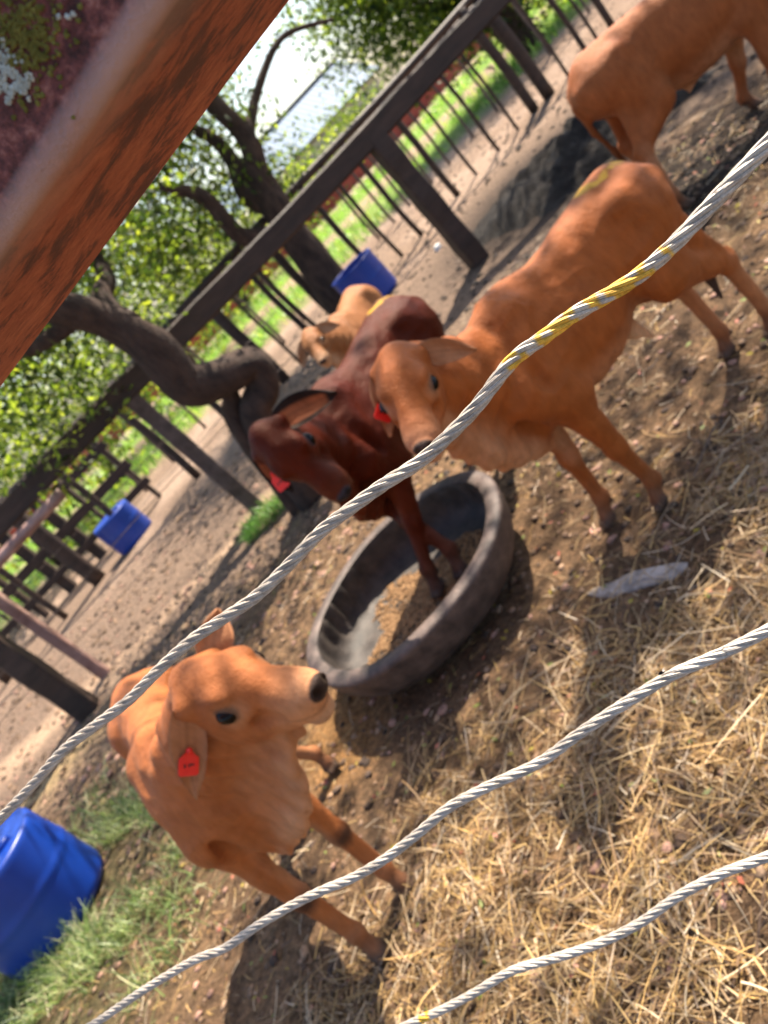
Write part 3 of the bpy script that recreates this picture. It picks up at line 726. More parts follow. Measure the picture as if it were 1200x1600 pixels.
def on_plane(px, py, d=.52):
    w = ray(px, py); t = d * NH[1] / (w @ NH); return EYEP + w * t
def cable(pix, R_, label, yellow=()):
    P = [on_plane(*p) for p in pix]; P = [P[0] - nrm(P[1] - P[0]) * .7, P[0] - nrm(P[1] - P[0]) * .35] + P + [P[-1] + nrm(P[-1] - P[-2]) * .25, P[-1] + nrm(P[-1] - P[-2]) * .5]
    C = spline(P, 24); seg = np.r_[0, np.cumsum(np.linalg.norm(np.diff(C, axis=0), axis=1))]
    n = int(seg[-1] / .0022); s = np.linspace(0, seg[-1], n); Q = np.stack([np.interp(s, seg, C[:, i]) for i in range(3)], -1)
    T = np.gradient(Q, axis=0); T /= np.linalg.norm(T, axis=1)[:, None]; U = np.cross(T, [0, 0, 1.]); U /= np.linalg.norm(U, axis=1)[:, None]; Bn = np.cross(T, U)
    root = empty('wire_cable', tuple(Q[0]), label=label, cat='wire cable', group='galvanised wire-rope strands of the near fence')
    V = []; F = []; CC = []; off = 0; a5 = np.arange(5) * 2 * pi / 5
    rs = R_ * .64; rw = R_ * .155; lay = R_ * 17
    for k in range(6):
        th = 2 * pi * (s / lay + k / 6) ; sc = Q + (U * np.cos(th)[:, None] + Bn * np.sin(th)[:, None]) * rs
        e1 = U * np.cos(th)[:, None] + Bn * np.sin(th)[:, None]; e2 = -U * np.sin(th)[:, None] + Bn * np.cos(th)[:, None]
        for j in range(7):
            ph = -2 * pi * (s / (lay * .9)) + 2 * pi * j / 7; cc = sc + (e1 * np.cos(ph)[:, None] + e2 * np.sin(ph)[:, None]) * R_ * .235
            ring = cc[:, None] + (U[:, None] * np.cos(a5)[None, :, None] + Bn[:, None] * np.sin(a5)[None, :, None]) * rw
            V.append(ring.reshape(-1, 3) - Q[0]); i = np.arange(n - 1)[:, None] * 5; q = np.arange(5)[None]
            F.append((np.stack([i + q, i + (q + 1) % 5, i + 5 + (q + 1) % 5, i + 5 + q], -1).reshape(-1, 4)) + off); off += n * 5
            br = random.uniform(.8, 1.1); col = np.full((n, 5, 3), br)
            for (y0, y1, amt) in yellow:
                y0p, y1p = on_plane(*y0), on_plane(*y1); sa, sb = [s[np.argmin(np.linalg.norm(Q - p_, axis=1))] for p_ in (y0p, y1p)]; sa, sb = min(sa, sb), max(sa, sb)
                nz = vnoise(s * 160, np.cos(th) * 2 + k * 2.3, 1, 7); w = ((s > sa) & (s < sb) & (nz * amt + .4 * np.minimum(1, np.minimum(s - sa, sb - s) / .01) > .62)).astype(float)
                col = col * (1 - w[:, None, None]) + np.array([1.5, 1.0, .15]) * w[:, None, None]
            CC.append(col.reshape(-1, 3))
    mesh_np('wire_strands', np.vstack(V), np.vstack(F), M['wire'], root, True, np.vstack(CC))
    mb = MB(); mb.tube(Q[::4] - Q[0], R_ * .55, 8, col=(.5, .5, .5)); mb.build('core', M['wire'], root)
R0 = .0049
cable([(1200, 225), (1130, 300), (1050, 385), (985, 440), (900, 490), (850, 527), (800, 565), (745, 635), (700, 682), (655, 722), (600, 757), (550, 793), (500, 832), (450, 884), (400, 932), (350, 966), (300, 1000), (250, 1045), (200, 1095), (150, 1133), (100, 1172), (50, 1228), (0, 1280)], R0,
      'topmost of the three twisted wire cables, streaked with yellow paint', [((838, 542), (905, 488), .88), ((1028, 402), (1058, 376), .85), ((905, 488), (1028, 402), .50), ((790, 585), (838, 542), .48)])
cable([(1200, 985), (1130, 1020), (1050, 1055), (975, 1100), (900, 1150), (850, 1187), (800, 1212), (750, 1235), (700, 1263), (650, 1305), (600, 1343), (550, 1372), (500, 1393), (450, 1418), (400, 1448), (350, 1482), (300, 1502), (220, 1550), (150, 1598), (100, 1625)], R0,
      'middle one of the three twisted wire cables, with a fly sitting on it')
cable([(1200, 1338), (1130, 1364), (1060, 1400), (1000, 1442), (940, 1472), (870, 1496), (800, 1517), (740, 1552), (690, 1578), (640, 1600), (560, 1640)], R0,
      'lowest of the three twisted wire cables, crossing the bottom right corner', [((655, 1592), (672, 1585), 1.3)])
def fly():
    p = on_plane(1036, 1050) - NH * .003 + UP * .003; o = empty('fly', tuple(p), label='tiny dark fly resting on the middle wire cable', cat='fly')
    mb = MB(); mb.tube([-W_ * .0030, -W_ * .0015, W_ * 0, W_ * .0018, W_ * .0032], [.0004, .0011, .0013, .0011, .0005], 8); mb.build('body', M['eye'], o)
    for s in (-1, 1):
        a = UP * .0005; d = -W_ * .0045 + NH * -.0016 * s + UP * .0012; e = np.cross(d, UP); e = nrm(e) * .0009
        mb = MB(); mb.add([a, a + d * .5 + e, a + d, a + d * .5 - e, a + [0, 0, .0001], a + d * .5 + e + [0, 0, .0001], a + d + [0, 0, .0001], a + d * .5 - e + [0, 0, .0001]], [[0, 1, 2, 3], [7, 6, 5, 4], [0, 4, 5, 1], [1, 5, 6, 2], [2, 6, 7, 3], [3, 7, 4, 0]]); mb.build('wing', M['stone'], o)
    mb = MB()
    for s in (-1, 1):
        for t in (-.001, .0003, .0015): mb.tube([W_ * t, W_ * t + NH * .0016 * s + UP * .0004, W_ * t * 1.8 + NH * .0024 * s - UP * .0018], [.00018, .00015, .0001], 4)
    mb.build('legs', M['eye'], o)
fly()

# ------------------------------------------------------------------ rail fence behind the cattle
FA = gnd(165, 1060); FB = gnd(750, 410); fdir = nrm((FB - FA) * [1, 1, 0]); fn_ = np.array([-fdir[1], fdir[0], 0])
def fp(s, z, off=0.0):
    b = FA + fdir * s; return np.array([b[0], b[1], 0]) + fn_ * off + np.array([0, 0, z])
def build_fence():
    root = empty('rail_fence', tuple(fp(0, 0)), label='dark timber rail fence running across behind the calves', cat='fence')
    o0 = fp(0, 0)
    mb = MB(); P = []; s0, s1 = -4.5, 9
    for s in np.linspace(s0, s1, 90): P.append(fp(s, 1.345 - .012 * s + .012 * sin(s * 1.3)) - o0)
    Vs = []
    for i, q in enumerate(P):
        k = .1 * mnoise.noise(Vector((i * .35, 0, 0))); Vs += [q + fn_ * a * .07 + np.array([0, 0, b * .088 * (1 + k * (b > 0))]) for a, b in ((-1, -.82), (-.8, -1), (.8, -1), (1, -.82), (1, .82), (.8, 1), (-.8, 1), (-1, .82))]
    mb.add(Vs, [[i * 8 + k, i * 8 + (k + 1) % 8, (i + 1) * 8 + (k + 1) % 8, (i + 1) * 8 + k] for i in range(len(P) - 1) for k in range(8)] + [list(range(8))[::-1], [(len(P) - 1) * 8 + k for k in range(8)]]); r_ = mb.build('top_rail', M['timber'], root, False)
    mb = MB(); P = [fp(s, 1.17 - .004 * s + .01 * sin(s * 2), -.17) - o0 for s in np.linspace(-4.5, .95, 40)]
    mb.tube(P, .045, 10, wob=.05); mb.build('lower_pipe', M['pipe'], root)
    def post(s, w, d, mt, lean=0.0, off=0, lab=None, top=1.28):
        mb = MB(); Vs = []
        for i, z in enumerate(np.linspace(-.05, top, 12)):
            q = fp(s + lean * z / 1.3, z, off) - o0; k = 1 + .05 * sin(i * 1.7 + s)
            Vs += [q + fdir * a * w / 2 * k + fn_ * b * d / 2 * k for a, b in ((-1, -.8), (-.8, -1), (.8, -1), (1, -.8), (1, .8), (.8, 1), (-.8, 1), (-1, .8))]
        F = [[i * 8 + k, i * 8 + (k + 1) % 8, (i + 1) * 8 + (k + 1) % 8, (i + 1) * 8 + k] for i in range(11) for k in range(8)] + [list(range(8))[::-1], [88 + k for k in range(8)]]
        mb.add(Vs, F); o = mb.build('post', mt, root, False)
        if lab: o['label'] = lab
    L_ = lambda p: float((gnd(*p) - FA) @ fdir)
    post(L_((750, 410)), .165, .15, M['timber'])
    post(L_((400, 790)),   .125, .12, M['greypost'], lab='greyish post beside the dark calf')
    post(L_((165, 1060)) + .02, .085, .09, M['pipe'], off=.02, lab='pale pinkish pipe post')
    post(L_((160, 1100)) - .12, .17, .15, M['timber'], off=-.36)
    post(L_((750, 410)) + 2.75, .19, .16, M['timber']); post(-2.6, .17, .15, M['timber'])
    for z in (.35, .62, .90):
        mb = MB(); mb.tube([fp(s, z + .02 * sin(s * 1.9 + z * 9), .05) - o0 for s in np.linspace(-4.5, 3.0, 50)], .0035, 5); mb.build('wire', M['greypost'], root)
build_fence()

# second fence further back: rail and slim posts of many spacings
def row_fence(name_label, pts, base_y, z_top, rails, widths, mt, yslope=0.0, x0=-7, x1=12):
    root = empty('pen_fence', (0, base_y, 0), label=name_label, cat='fence')
    yy = lambda x: yslope * x
    for z, r_ in rails:
        mb = MB(); mb.tube([(x, yy(x), z + .015 * sin(x * 1.4)) for x in np.linspace(x0, x1, 60)], r_, 8, wob=.05); mb.build('rail', mt, root)
    for x, w in zip(pts, widths):
        mb = MB(); mb.tube([(x + .01 * sin(z * 5 + x), yy(x), z) for z in np.linspace(-.05, z_top, 8)], w * .43, 8, wob=.12); mb.build('post', mt, root)
xs = [.62, 1.05, 1.7, 2.4, 3.05, 3.75, 4.15, 4.5, 5.4, 5.95, -6.3, -5.2, -4.5, -3.5, -2.9, -2.2, -1.2, -.45, .35, .95, 1.32, 2.05, 2.75, 3.41, 4.81, 5.06, 5.75, 6.2, 6.9, 7.6, 8.6, 9.6]
ws = [.05, .06, .05, .06, .05, .05, .06, .05, .05, .05, .12, .10, .16, .10, .24, .10, .12, .10, .17, .09, .13, .08, .08, .10, .15, .19, .08, .10, .16, .10, .12, .1]
row_fence('second fence of slim uneven dark posts beyond the dark rail', xs, 9.3, 1.42, [(1.40, .05)], ws, M['timber'], .02)
row_fence('third fence of thin brown posts in front of the bright green strip', [-9, -7.5, -5, -3.6, -2.9, -2.2, -1.6, -.9, -.2, .4, .85, 1.3, 1.7, 2.1, 2.6, 3.0, 3.35, 3.7, 4.2, 4.6, 5.15, 5.7, 6.2, 6.9, 7.8, 8.4, 9.0, 10.5, 12], 11.9, 1.35, [(1.28, .035)], [.055] * 29, M['greypost'], .03, -12, 14)
# the heavy board pen at the left
root = empty('board_pen', (-5.2, 10.4, 0), label='low pen of broad dark boards behind the blue drum at the left', cat='pen')
for z, hgt in ((.28, .10), (.60, .13), (.98, .11)):
    mb = MB(); mb.box((0.6, 0, z), (5.6, .05, hgt)); mb.build('board', M['timber'], root, False)
for x in (-2.1, -1.4, -.9, -.2, .5, 1.1, 1.6, 2.2, 2.6, 3.3):
    mb = MB(); mb.box((x, .09, .62), (.10 + .05 * sin(x * 9), .10, 1.3)); mb.build('post', M['timber'], root, False)

# ------------------------------------------------------------------ far wall, shed
def far_wall():
    root = empty('low_wall', (0, 27, 0), label='low red-brick wall far off along the green field', cat='wall')
    mb = MB(); mb.box((0, 0, .27), (90, .25, .54)); mb.build('brickwork', M['brick'], root, False)
    mb = MB(); mb.box((0, 0, .572), (90, .34, .06)); mb.build('coping', M['pale'], root, False)
far_wall()
def shed(loc, w, d, hw, hr, label, rz=0):
    root = empty('shed', loc, rz, label=label, cat='shed')
    mb = MB(); mb.box((0, 0, hw / 2), (w, d, hw)); mb.build('wall', M['pale'], root, False)
    V = []; n = int(w / .12); 
    for sgn in (-1, 1):
        mb = MB(); V = []; F = []
        for i in range(n + 1):
            x = -w / 2 - .3 + (w + .6) * i / n; o = .014 * (i % 2)
            V += [(x, sgn * (d / 2 + .4), hw + .02 + o), (x, sgn * .03, hr + o), (x, sgn * (d / 2 + .4), hw - .02 + o), (x, sgn * .03, hr - .04 + o)]
        for i in range(n): a = i * 4; F += [[a, a + 4, a + 5, a + 1], [a + 2, a + 3, a + 7, a + 6], [a, a + 2, a + 6, a + 4]]
        mb.add(V, F); mb.build('roof', M['roof'], root, False)
    mb = MB(); mb.box((0, 0, hr + .06), (w + .7, .30, .08)); mb.build('ridge_cap', M['greypost'], root, False)
    for x in (-w / 3, 0, w / 3):
        mb = MB(); mb.box((x, -d / 2 - .03, hw * .45), (1.0, .06, 1.1)); f = mb.build('window', M['greypost'], root, False)
p = at(478, 235, 34); shed((p[0], 38, 0), 9, 6, 2.1, 3.7, 'long shed with a pale blue corrugated roof in the distance')
p2 = at(900, -40, 33); shed((p2[0] + 6, 33, 0), 10, 5, 1.9, 2.8, 'second far shed with pale walls behind the fence at the upper right')

# ------------------------------------------------------------------ trees and bushes
def leaf_cloud(blobs, n, size, cols, seed, flat=.4):
    """n leaves gathered in clusters through the blobs: (center, radii)"""
    r_ = np.random.default_rng(seed); vol = np.array([np.prod(b[1]) ** .8 for b in blobs]); bi = r_.choice(len(blobs), n // 14 + 1, p=vol / vol.sum())
    cen = np.array([blobs[i][0] for i in bi], float); rad = np.array([blobs[i][1] for i in bi], float)
    d = r_.normal(size=(len(bi), 3)); d /= np.linalg.norm(d, axis=1)[:, None]; d *= (r_.random(len(bi)) ** .45)[:, None]
    cc = cen + d * rad; k = r_.normal(size=(len(bi), 14, 3)) * size * 2.0; P = (cc[:, None] + k).reshape(-1, 3)[:n]; n = len(P)
    tw = r_.random(len(bi)); tw = np.repeat(tw, 14)[:n]
    a = r_.normal(size=(n, 3)); a /= np.linalg.norm(a, axis=1)[:, None]; b = r_.normal(size=(n, 3)); b[:, 2] *= flat; b -= a * (a * b).sum(1)[:, None]; b /= np.linalg.norm(b, axis=1)[:, None]
    L_ = size * (.7 + .6 * r_.random(n))[:, None]; wd = L_ * .42; c_ = np.cross(a, b)
    V = np.stack([P - a * L_ * .5, P + b * wd * .5 - a * L_ * .05 + c_ * L_ * .08, P + a * L_ * .5, P - b * wd * .5 - a * L_ * .05 + c_ * L_ * .08], 1).reshape(-1, 3)
    F = np.arange(n * 4).reshape(-1, 4); cols = np.array(cols); t = np.clip(tw * .8 + .2 * r_.random(n), 0, .999) * (len(cols) - 1); i0 = t.astype(int); fr = (t - i0)[:, None]
    C = cols[i0] * (1 - fr) + cols[i0 + 1] * fr; C *= (.8 + .4 * r_.random(n))[:, None]
    return V, F, np.repeat(C, 4, axis=0)
GREENS = [(.010, .020, .008), (.016, .030, .010), (.030, .052, .016), (.055, .085, .022), (.12, .16, .035), (.24, .27, .07)]
def tree(loc, limbs, blobs, n, size, label, seed, cols=GREENS, cat='tree', group=None, crown='crown'):
    root = empty('tree' if cat == 'tree' else 'bush', loc, label=label, cat=cat, group=group); L0 = np.array(loc, float)
    if limbs:
        mb = MB()
        for P, R_ in limbs:
            Q = spline(P, 7); rr = np.interp(np.linspace(0, 1, len(Q)), np.linspace(0, 1, len(R_)), R_); mb.tube(Q - L0, rr, 14, wob=.22)
        mb.build('trunk', M['bark'], root)
    V, F, C = leaf_cloud(blobs, n, size, cols, seed); mesh_np(crown, V - L0, F, M['leaf'], root, False, C)
    return root
A_ = lambda x, y, Y: tuple(at(x, y, Y))
# crooked tree standing just inside the rail
base = at(398, 700, 5.0); base[2] = -.05
tree(tuple(base * [1, 1, 0]), [
    ([base, A_(404, 660, 5.0), A_(412, 605, 5.0), A_(392, 572, 4.98), A_(345, 590, 4.95), A_(292, 600, 4.95), A_(238, 545, 4.9), A_(190, 512, 4.9), A_(130, 490, 4.85), A_(40, 470, 4.8), A_(-60, 420, 4.7)], [.115, .11, .11, .12, .125, .13, .125, .11, .10, .085, .06]),
    ([base + [-.12, .1, 0], A_(372, 665, 5.1), A_(362, 620, 5.08), A_(352, 590, 5.0)], [.07, .065, .06, .05]),
    ([A_(200, 515, 4.9), A_(160, 470, 5.1), A_(165, 430, 5.3), A_(120, 350, 5.5)], [.10, .07, .055, .03]),
    ([A_(130, 490, 4.85), A_(60, 540, 5.0), A_(0, 560, 5.2)], [.06, .045, .03])],
    [(A_(130, 420, 5.6), (.9, .6, .5)), (A_(60, 600, 5.8), (.7, .6, .45)), (A_(-20, 480, 5.4), (.9, .7, .6)), (A_(30, 700, 6.2), (.6, .6, .35)), (A_(170, 560, 6.4), (.5, .5, .25)), (A_(-100, 300, 5.2), (1.2, 1.2, .7))],
    9500, .07, 'crooked dark tree whose bent trunk crosses in front of the rail', 11)
# forked tree beyond the rail
b2 = at(545, 480, 9.0); b2[2] = -.1
tree(tuple(b2 * [1, 1, 0]), [
    ([b2, A_(500, 420, 9.0), A_(455, 365, 9.0), A_(428, 318, 9.0), A_(405, 272, 9.0), A_(388, 222, 9.0), A_(345, 172, 9.0), A_(260, 100, 9.1)], [.24, .21, .18, .16, .13, .11, .10, .06]),
    ([A_(430, 325, 9.0), A_(385, 300, 9.1), A_(365, 255, 9.2), A_(330, 215, 9.3), A_(250, 180, 9.4)], [.13, .11, .09, .07, .04]),
    ([A_(455, 365, 9.0), A_(380, 370, 8.9), A_(320, 310, 8.8), A_(250, 290, 8.7)], [.13, .10, .08, .05]),
    ([A_(388, 222, 9.0), A_(400, 150, 9.2), A_(440, 60, 9.3), A_(520, 30, 9.4)], [.07, .05, .035, .02])],
    [(A_(320, 330, 9.6), (1.0, .9, .6)), (A_(230, 400, 9.8), (1.0, .9, .6)), (A_(290, 190, 9.8), (.8, .8, .5)), (A_(385, 180, 9.8), (.4, .5, .28)), (A_(440, 300, 9.7), (.5, .4, .25)), (A_(180, 300, 9.5), (1.2, 1, .8)), (A_(425, 215, 10), (.35, .4, .22)),
     (A_(300, 440, 10.4), (.8, .7, .4)), (A_(440, 20, 10), (.3, .4, .2)), (A_(200, 100, 9.3), (1.4, 1.4, .9)), (A_(470, 290, 11), (.3, .3, .25))],
    13000, .095, 'forked tree with dark arching limbs standing beyond the rail', 12)
b3 = at(850, 95, 15.); b3[2] = -.1
tree(tuple(b3 * [1, 1, 0]), [([b3, A_(790, 40, 15), A_(730, -30, 15), A_(680, -110, 15)], [.3, .26, .24, .15]), ([A_(760, 0, 15), A_(680, 10, 15), A_(600, 10, 15), A_(540, 20, 15)], [.12, .09, .06, .03])],
    [(A_(640, 10, 15), (1.3, 1.3, .8)), (A_(560, -10, 15), (1.1, 1, .7)), (A_(720, 0, 15.5), (1.3, 1.2, .8)), (A_(640, 90, 15), (.6, .6, .45)), (A_(640, -120, 15), (3, 2, 1.6)), (A_(800, -60, 15), (2, 1.5, 1.2))],
    22000, .14, 'broad leafy tree hanging over the rail at the top centre', 13)
# bushes far behind
k = 0
for (px, py, Y, rx, rz, lab) in [(60, 640, 16, 2.4, 2.2, 'sunlit yellow-green bush at the far left behind the crooked trunk'), (200, 480, 19, 2.6, 2.4, 'tall bright bush seen between the two trees'),
                                 (330, 420, 24, 2.8, 2.0, 'rounded bush just above the rail left of the forked tree'), (455, 325, 28, 1.9, 1.3, 'small sunny bush left of the blue roof'),
                                 (560, 205, 32, 2.2, 1.0, 'low pale bush right of the blue roof'), (-60, 760, 13, 2.0, 2.0, 'dense bush at the far left edge above the double rail'),
                                 (760, -20, 36, 4.0, 2.6, 'dark bush at the top right behind the broad tree'), (950, -180, 34, 5.0, 2.5, 'wide bush far away beyond the upper right corner')]:
    q = at(px, py, Y); zc = max(rz * .6, min(q[2], 3.2)); 
    tree((q[0], Y, 0), [([(q[0], Y, -.1), (q[0] + .1, Y, zc * .6), (q[0] - .1, Y, zc)], [.14, .1, .05])],
         [((q[0], Y, zc), (rx, 1.6, rz)), ((q[0] + rx * .6, Y + .3, zc * .7), (rx * .6, 1.2, rz * .7)), ((q[0] - rx * .6, Y - .2, zc * .75), (rx * .6, 1.2, rz * .7)), ((q[0], Y, zc + rz * .6), (rx * .5, .9, rz * .5))],
         2600, .20, lab, 30 + k, [(.022, .042, .014), (.045, .075, .022), (.11, .15, .035), (.25, .28, .08)], 'bush', 'bushes behind the pens'); k += 1
# shade tree whose crown hangs over the pen from the right, outside the picture
tree((7.2, 2.6, 0), [([(7.2, 2.6, -.1), (7.1, 2.7, 1.6), (6.6, 3.0, 3.2), (5.4, 3.6, 4.4), (3.8, 4.2, 5.0)], [.30, .26, .22, .15, .06]), ([(6.8, 2.9, 2.7), (6.2, 4.2, 4.0), (5.6, 5.4, 5.0)], [.15, .1, .05]), ([(6.2, 4.2, 4.0), (6.2, 6.0, 4.8), (5.8, 7.8, 5.3)], [.10, .08, .04])],
     [((2.6, 3.7, 4.8), (1.0, .8, .4)), ((3.6, 3.4, 5.0), (.9, .7, .4)), ((4.6, 4.0, 5.0), (1.2, .9, .5)), ((3.4, 4.8, 5.4), (1.1, .8, .4)), ((1.9, 4.6, 5.3), (.8, .7, .35)), ((5.6, 5.4, 5.2), (1.3, 1.2, .6)), ((4.9, 2.6, 5.0), (.8, .6, .4)), ((5.5, 8.2, 5.4), (1.3, 1.2, .5)), ((6.3, 7.0, 5.2), (1.2, 1.0, .5)), ((1.4, 3.3, 4.9), (.55, .5, .3))],
     6800, .12, 'shade tree beside the pen, its crown spreading over the calves', 44)

# ------------------------------------------------------------------ straw, litter, grass
def blades(n, xr, yr, dens, L_, Wd, cols, lift, seed, upright=0.0, seg=3, curl=.35):
    r_ = np.random.default_rng(seed); P = np.zeros((0, 2))
    while len(P) < n:
        q = np.stack([r_.uniform(*xr, n * 3), r_.uniform(*yr, n * 3)], -1); P = np.vstack([P, q[r_.random(len(q)) < dens(q[:, 0], q[:, 1])]])
    P = P[:n]; a = r_.random(n) * 2 * pi; le = L_[0] + (L_[1] - L_[0]) * r_.random(n) ** 1.8; w = (Wd[0] + (Wd[1] - Wd[0]) * r_.random(n))
    z0 = gz(P[:, 0], P[:, 1]) + lift * r_.random(n) ** 1.6; el = upright + r_.normal(size=n) * (.16 if not upright else .3); cu = r_.normal(size=n) * curl
    pts = []; p = np.stack([P[:, 0], P[:, 1], z0], -1)
    for i in range(seg + 1):
        pts.append(p); aa = a + cu * i / seg; ee = el - (.5 * i / seg if upright else .08 * i)
        p = p + np.stack([np.cos(aa) * np.cos(ee), np.sin(aa) * np.cos(ee), np.sin(ee)], -1) * (le / seg)[:, None]
    pts = np.stack(pts, 1); 
    if not upright: pts[..., 2] = np.maximum(pts[..., 2], gz(pts[..., 0], pts[..., 1]) + .0015)
    sd = np.stack([-np.sin(a), np.cos(a), r_.normal(size=n) * .5], -1); tp = np.linspace(1, .35 if upright else .8, seg + 1)[None, :, None]
    off = sd[:, None] * w[:, None, None] * .5 * tp
    V = np.stack([pts - off, pts + off + np.array([0, 0, .0006])], 2).reshape(n, -1, 3); m_ = (seg + 1) * 2
    f = np.array([[2 * i, 2 * i + 1, 2 * i + 3, 2 * i + 2] for i in range(seg)]); F = (f[None] + (np.arange(n) * m_)[:, None, None]).reshape(-1, 4)
    cols = np.array(cols); C = cols[r_.integers(0, len(cols), n)] * (.7 + .6 * r_.random(n))[:, None]; C = np.repeat(C, m_, axis=0)
    return V.reshape(-1, 3), F, C
SC = [(.30, .19, .08), (.36, .22, .08), (.24, .14, .06), (.58, .38, .14), (.52, .33, .13), (.44, .31, .16), (.56, .42, .25), (.34, .22, .11), (.62, .50, .34), (.24, .15, .08), (.50, .34, .14), (.16, .10, .06), (.40, .25, .12)]
V, F, C = blades(19000, (-1.7, 2.2), (.85, 3.0), lambda x, y: straw_density(x, y), (.03, .21), (.0012, .0040), SC, .035, 5)
V2, F2, C2 = blades(11000, (-2.8, 3.2), (1.2, 5.4), lambda x, y: .25 + .5 * (fbm(x, y, 4, 2, 60) > .5), (.02, .14), (.0012, .0035), SC, .012, 6)
o = mesh_np('straw', np.vstack([V, V2]), np.vstack([F, F2 + len(V)]), M['straw'], None, False, np.vstack([C, C2])); tag(o, 'loose golden straw scattered thickly over the ground of the pen', 'straw', kind='stuff')
def bits(n, xr, yr, r0, r1, cols, seed, squash=.5, power=2.5, dens=None):
    r_ = np.random.default_rng(seed); ico = np.array([(0, 0, 1), (.9, 0, .3), (.28, .85, .3), (-.73, .53, .3), (-.73, -.53, .3), (.28, -.85, .3), (.73, .53, -.4), (-.28, .85, -.4), (-.9, 0, -.4), (-.28, -.85, -.4), (.73, -.53, -.4), (0, 0, -1)])
    fi = [(0, 1, 2), (0, 2, 3), (0, 3, 4), (0, 4, 5), (0, 5, 1), (1, 6, 2), (2, 6, 7), (2, 7, 3), (3, 7, 8), (3, 8, 4), (4, 8, 9), (4, 9, 5), (5, 9, 10), (5, 10, 1), (1, 10, 6), (6, 11, 7), (7, 11, 8), (8, 11, 9), (9, 11, 10), (10, 11, 6)]
    x = r_.uniform(*xr, n); y = yr[0] + (yr[1] - yr[0]) * r_.random(n) ** 1.4; rad = r0 + (r1 - r0) * r_.random(n) ** power
    V = ico[None] * (1 + r_.normal(size=(n, 12, 3)) * .22) * rad[:, None, None] * np.stack([1 + .6 * r_.random(n), np.ones(n), np.full(n, squash)], -1)[:, None]
    a = r_.random(n) * 6.28; ca, sa = np.cos(a)[:, None], np.sin(a)[:, None]; X = V[..., 0] * ca - V[..., 1] * sa + x[:, None]; Y = V[..., 0] * sa + V[..., 1] * ca + y[:, None]
    Z = V[..., 2] + (gz(x, y) + rad * squash * .3)[:, None]; V = np.stack([X, Y, Z], -1).reshape(-1, 3)
    F = (np.array(fi)[None] + (np.arange(n) * 12)[:, None, None]).reshape(-1, 3); cols = np.array(cols); C = np.repeat(cols[r_.integers(0, len(cols), n)] * (.7 + .6 * r_.random(n))[:, None], 12, axis=0)
    return V, F, C
BC = [(.13, .085, .055), (.09, .055, .035), (.22, .14, .085), (.30, .20, .13), (.06, .04, .03), (.34, .20, .15)]
V, F, C = bits(10000, (-2.6, 3.0), (1.0, 4.6), .003, .018, BC, 9); V2, F2, C2 = bits(4000, (-4.4, .8), (3.8, 8.5), .006, .03, BC, 10); V3, F3, C3 = bits(3200, (.2, 7.5), (3.4, 12.0), .006, .030, [(.03, .022, .018), (.05, .038, .03), (.02, .016, .014), (.12, .09, .07)], 12)
F = np.vstack([F, F2 + len(V), F3 + len(V) + len(V2)]); V = np.vstack([V, V2, V3]); C = np.vstack([C, C2, C3])
o = mesh_np('soil_clods', V, F, M['clod'], None, True, C); tag(o, 'crumbled dung and soil clods strewn over the pen floor', 'soil clods', kind='stuff')
r_ = np.random.default_rng(77); n = 1500; x = r_.uniform(-2, 3, n); y = 1.0 + 4 * r_.random(n) ** 1.3; a = r_.random(n) * 6.28; s = r_.uniform(.006, .016, n); d = np.stack([np.cos(a), np.sin(a), r_.normal(size=n) * .2], -1) * s[:, None]; e = np.stack([-np.sin(a), np.cos(a), r_.normal(size=n) * .35], -1) * (s * .45)[:, None]
P = np.stack([x, y, gz(x, y) + .007 + .012 * r_.random(n)], -1); V = np.stack([P - d, P - d * .2 + e, P + d, P - d * .2 - e], 1).reshape(-1, 3)
cc = np.array([(.45, .36, .06), (.30, .17, .06), (.40, .22, .10), (.22, .28, .06), (.50, .16, .10)]); C = np.repeat(cc[r_.integers(0, 5, n)], 4, axis=0)
o = mesh_np('fallen_leaves', V, np.arange(4 * n).reshape(-1, 4), M['grass'], None, False, C); tag(o, 'small yellow and brown fallen leaves scattered among the straw', 'leaf litter', kind='stuff')
GC = [(.10, .17, .04), (.22, .32, .09), (.38, .46, .18), (.07, .12, .03), (.50, .48, .26)]
gd = lambda x, y: np.exp(-(((x + 2.35) / .75) ** 2 + ((y - 2.9) / 1.0) ** 2) ** 2) * smooth(.38, .60, fbm(x, y, 5, 3, 3))
V, F, C = blades(9000, (-3.3, -1.2), (1.6, 4.2), gd, (.05, .17), (.0025, .006), GC, .01, 8, upright=.75, curl=.8)
V2, F2, C2 = blades(700, (-.85, -.45), (5.35, 5.75), lambda x, y: np.full(np.shape(x), .8), (.05, .16), (.003, .007), [(.10, .24, .03), (.14, .30, .04)], .01, 18, upright=.9)
o = mesh_np('green_grass', np.vstack([V, V2]), np.vstack([F, F2 + len(V)]), M['grass'], None, False, np.vstack([C, C2])); tag(o, 'short grey-green grass around the big blue drum', 'grass', kind='stuff')
V, F, C = blades(12000, (-16, 20), (13.2, 25), lambda x, y: (.1 + .9 * (fbm(x, y, .7, 3, 66) > .48)) * (1 - .9 * ((y > 17.5) & (y < 20))), (.10, .30), (.02, .04), [(.22, .42, .05), (.32, .52, .07), (.18, .32, .05), (.42, .46, .14)], .01, 19, upright=1.0)
o = mesh_np('field_grass', V, F, M['grass'], None, False, C); tag(o, 'bright green weeds and grass growing beyond the pens', 'grass', kind='stuff')

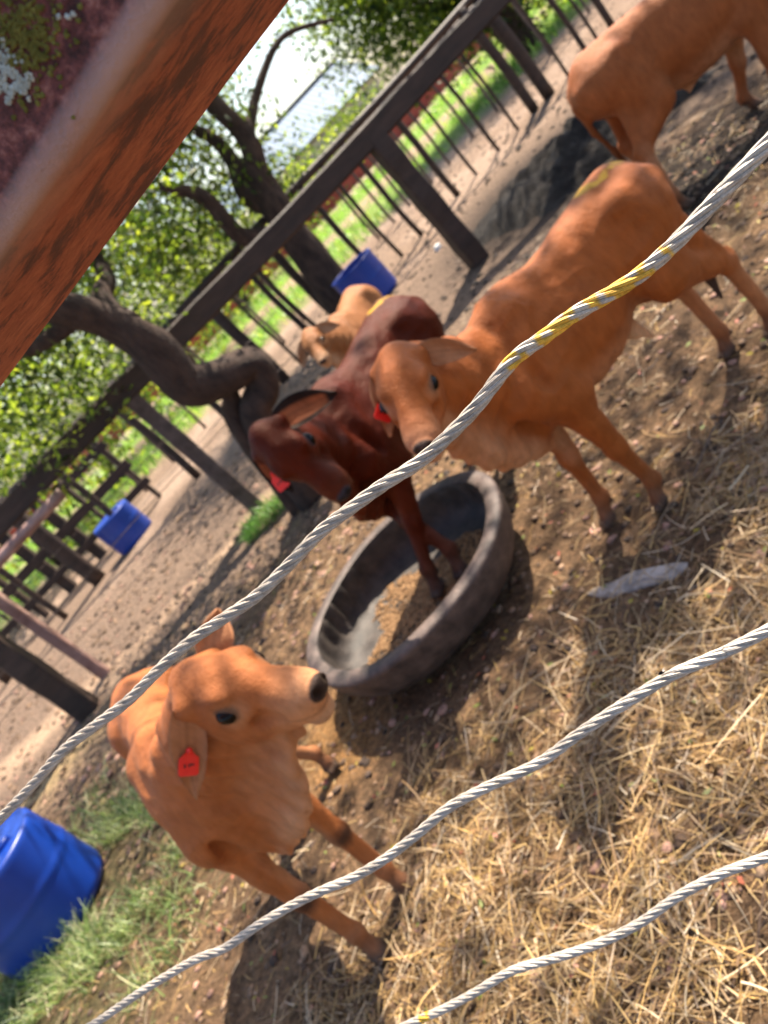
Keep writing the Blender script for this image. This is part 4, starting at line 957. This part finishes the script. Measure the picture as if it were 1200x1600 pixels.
# dark manure heap against the rail fence
def heap(c, a, b, hgt, rot):
    V = []; nr, na = 26, 72
    for i in range(nr):
        r0 = i / (nr - 1)
        for k_ in range(na):
            t = k_ * 2 * pi / na; w = r0 * (1 + .16 * sin(2 * t + 1) + .09 * sin(5 * t)); X, Y = cos(t) * a * w, sin(t) * b * w
            z = hgt * (1 - r0 ** 2) ** 1.2 * (1 + .5 * mnoise.noise(Vector((X * 3, Y * 3, 1)))) + .05 * mnoise.noise(Vector((X * 9, Y * 9, 2))) + .03 * mnoise.noise(Vector((X * 25, Y * 25, 2))) - .03 * r0
            V.append((X * cos(rot) - Y * sin(rot), X * sin(rot) + Y * cos(rot), z))
    F = [[i * na + k_, (i + 1) * na + k_, (i + 1) * na + (k_ + 1) % na, i * na + (k_ + 1) % na] for i in range(nr - 1) for k_ in range(na)]
    o = mesh_np('manure_heap', V, F, M['manure'], None, True); o.location = c; tag(o, 'low dark heap of manure against the rail fence behind the big red-orange calf', 'heap')
heap((3.15, 6.0, 0), 1.15, .80, .26, radians(118))
# flat grey stone half buried in the dirt
def stone(px, py, a, b, hgt, rot, label, mt=None, name='flat_stone'):
    p = gnd(px, py); z = float(gz(p[0], p[1])); V = []; n = 18
    for ring, zz in ((1.0, -.01), (1.0, hgt * .5), (.86, hgt), (.4, hgt * 1.1)):
        for k_ in range(n):
            t = k_ * 2 * pi / n; w = ring * (1 + .18 * sin(2 * t + 1) + .10 * sin(5 * t + rot)); X, Y = cos(t) * a * w, sin(t) * b * w
            V.append((X * cos(rot) - Y * sin(rot), X * sin(rot) + Y * cos(rot), zz + .004 * sin(3 * t + ring * 4)))
    F = [[i * n + k_, i * n + (k_ + 1) % n, (i + 1) * n + (k_ + 1) % n, (i + 1) * n + k_] for i in range(3) for k_ in range(n)] + [[3 * n + k_ for k_ in range(n)]]
    o = mesh_np(name, V, F, mt or M['stone'], None, True); o.location = (p[0], p[1], z); tag(o, label, 'stone')
_a, _b = gnd(925, 928), gnd(1060, 893)
stone(992, 905, float(np.linalg.norm(_b - _a)) / 2, .042, .012, math.atan2(_b[1] - _a[1], _b[0] - _a[0]), 'flat pale grey stone lying in the dirt right of the trough')
stone(1015, 190, .07, .05, .05, 1.0, 'pale lump on the dark soil under the calf at the far right')
stone(685, 388, .05, .03, .04, .5, 'small white lump at the foot of the timber post', M['white'])
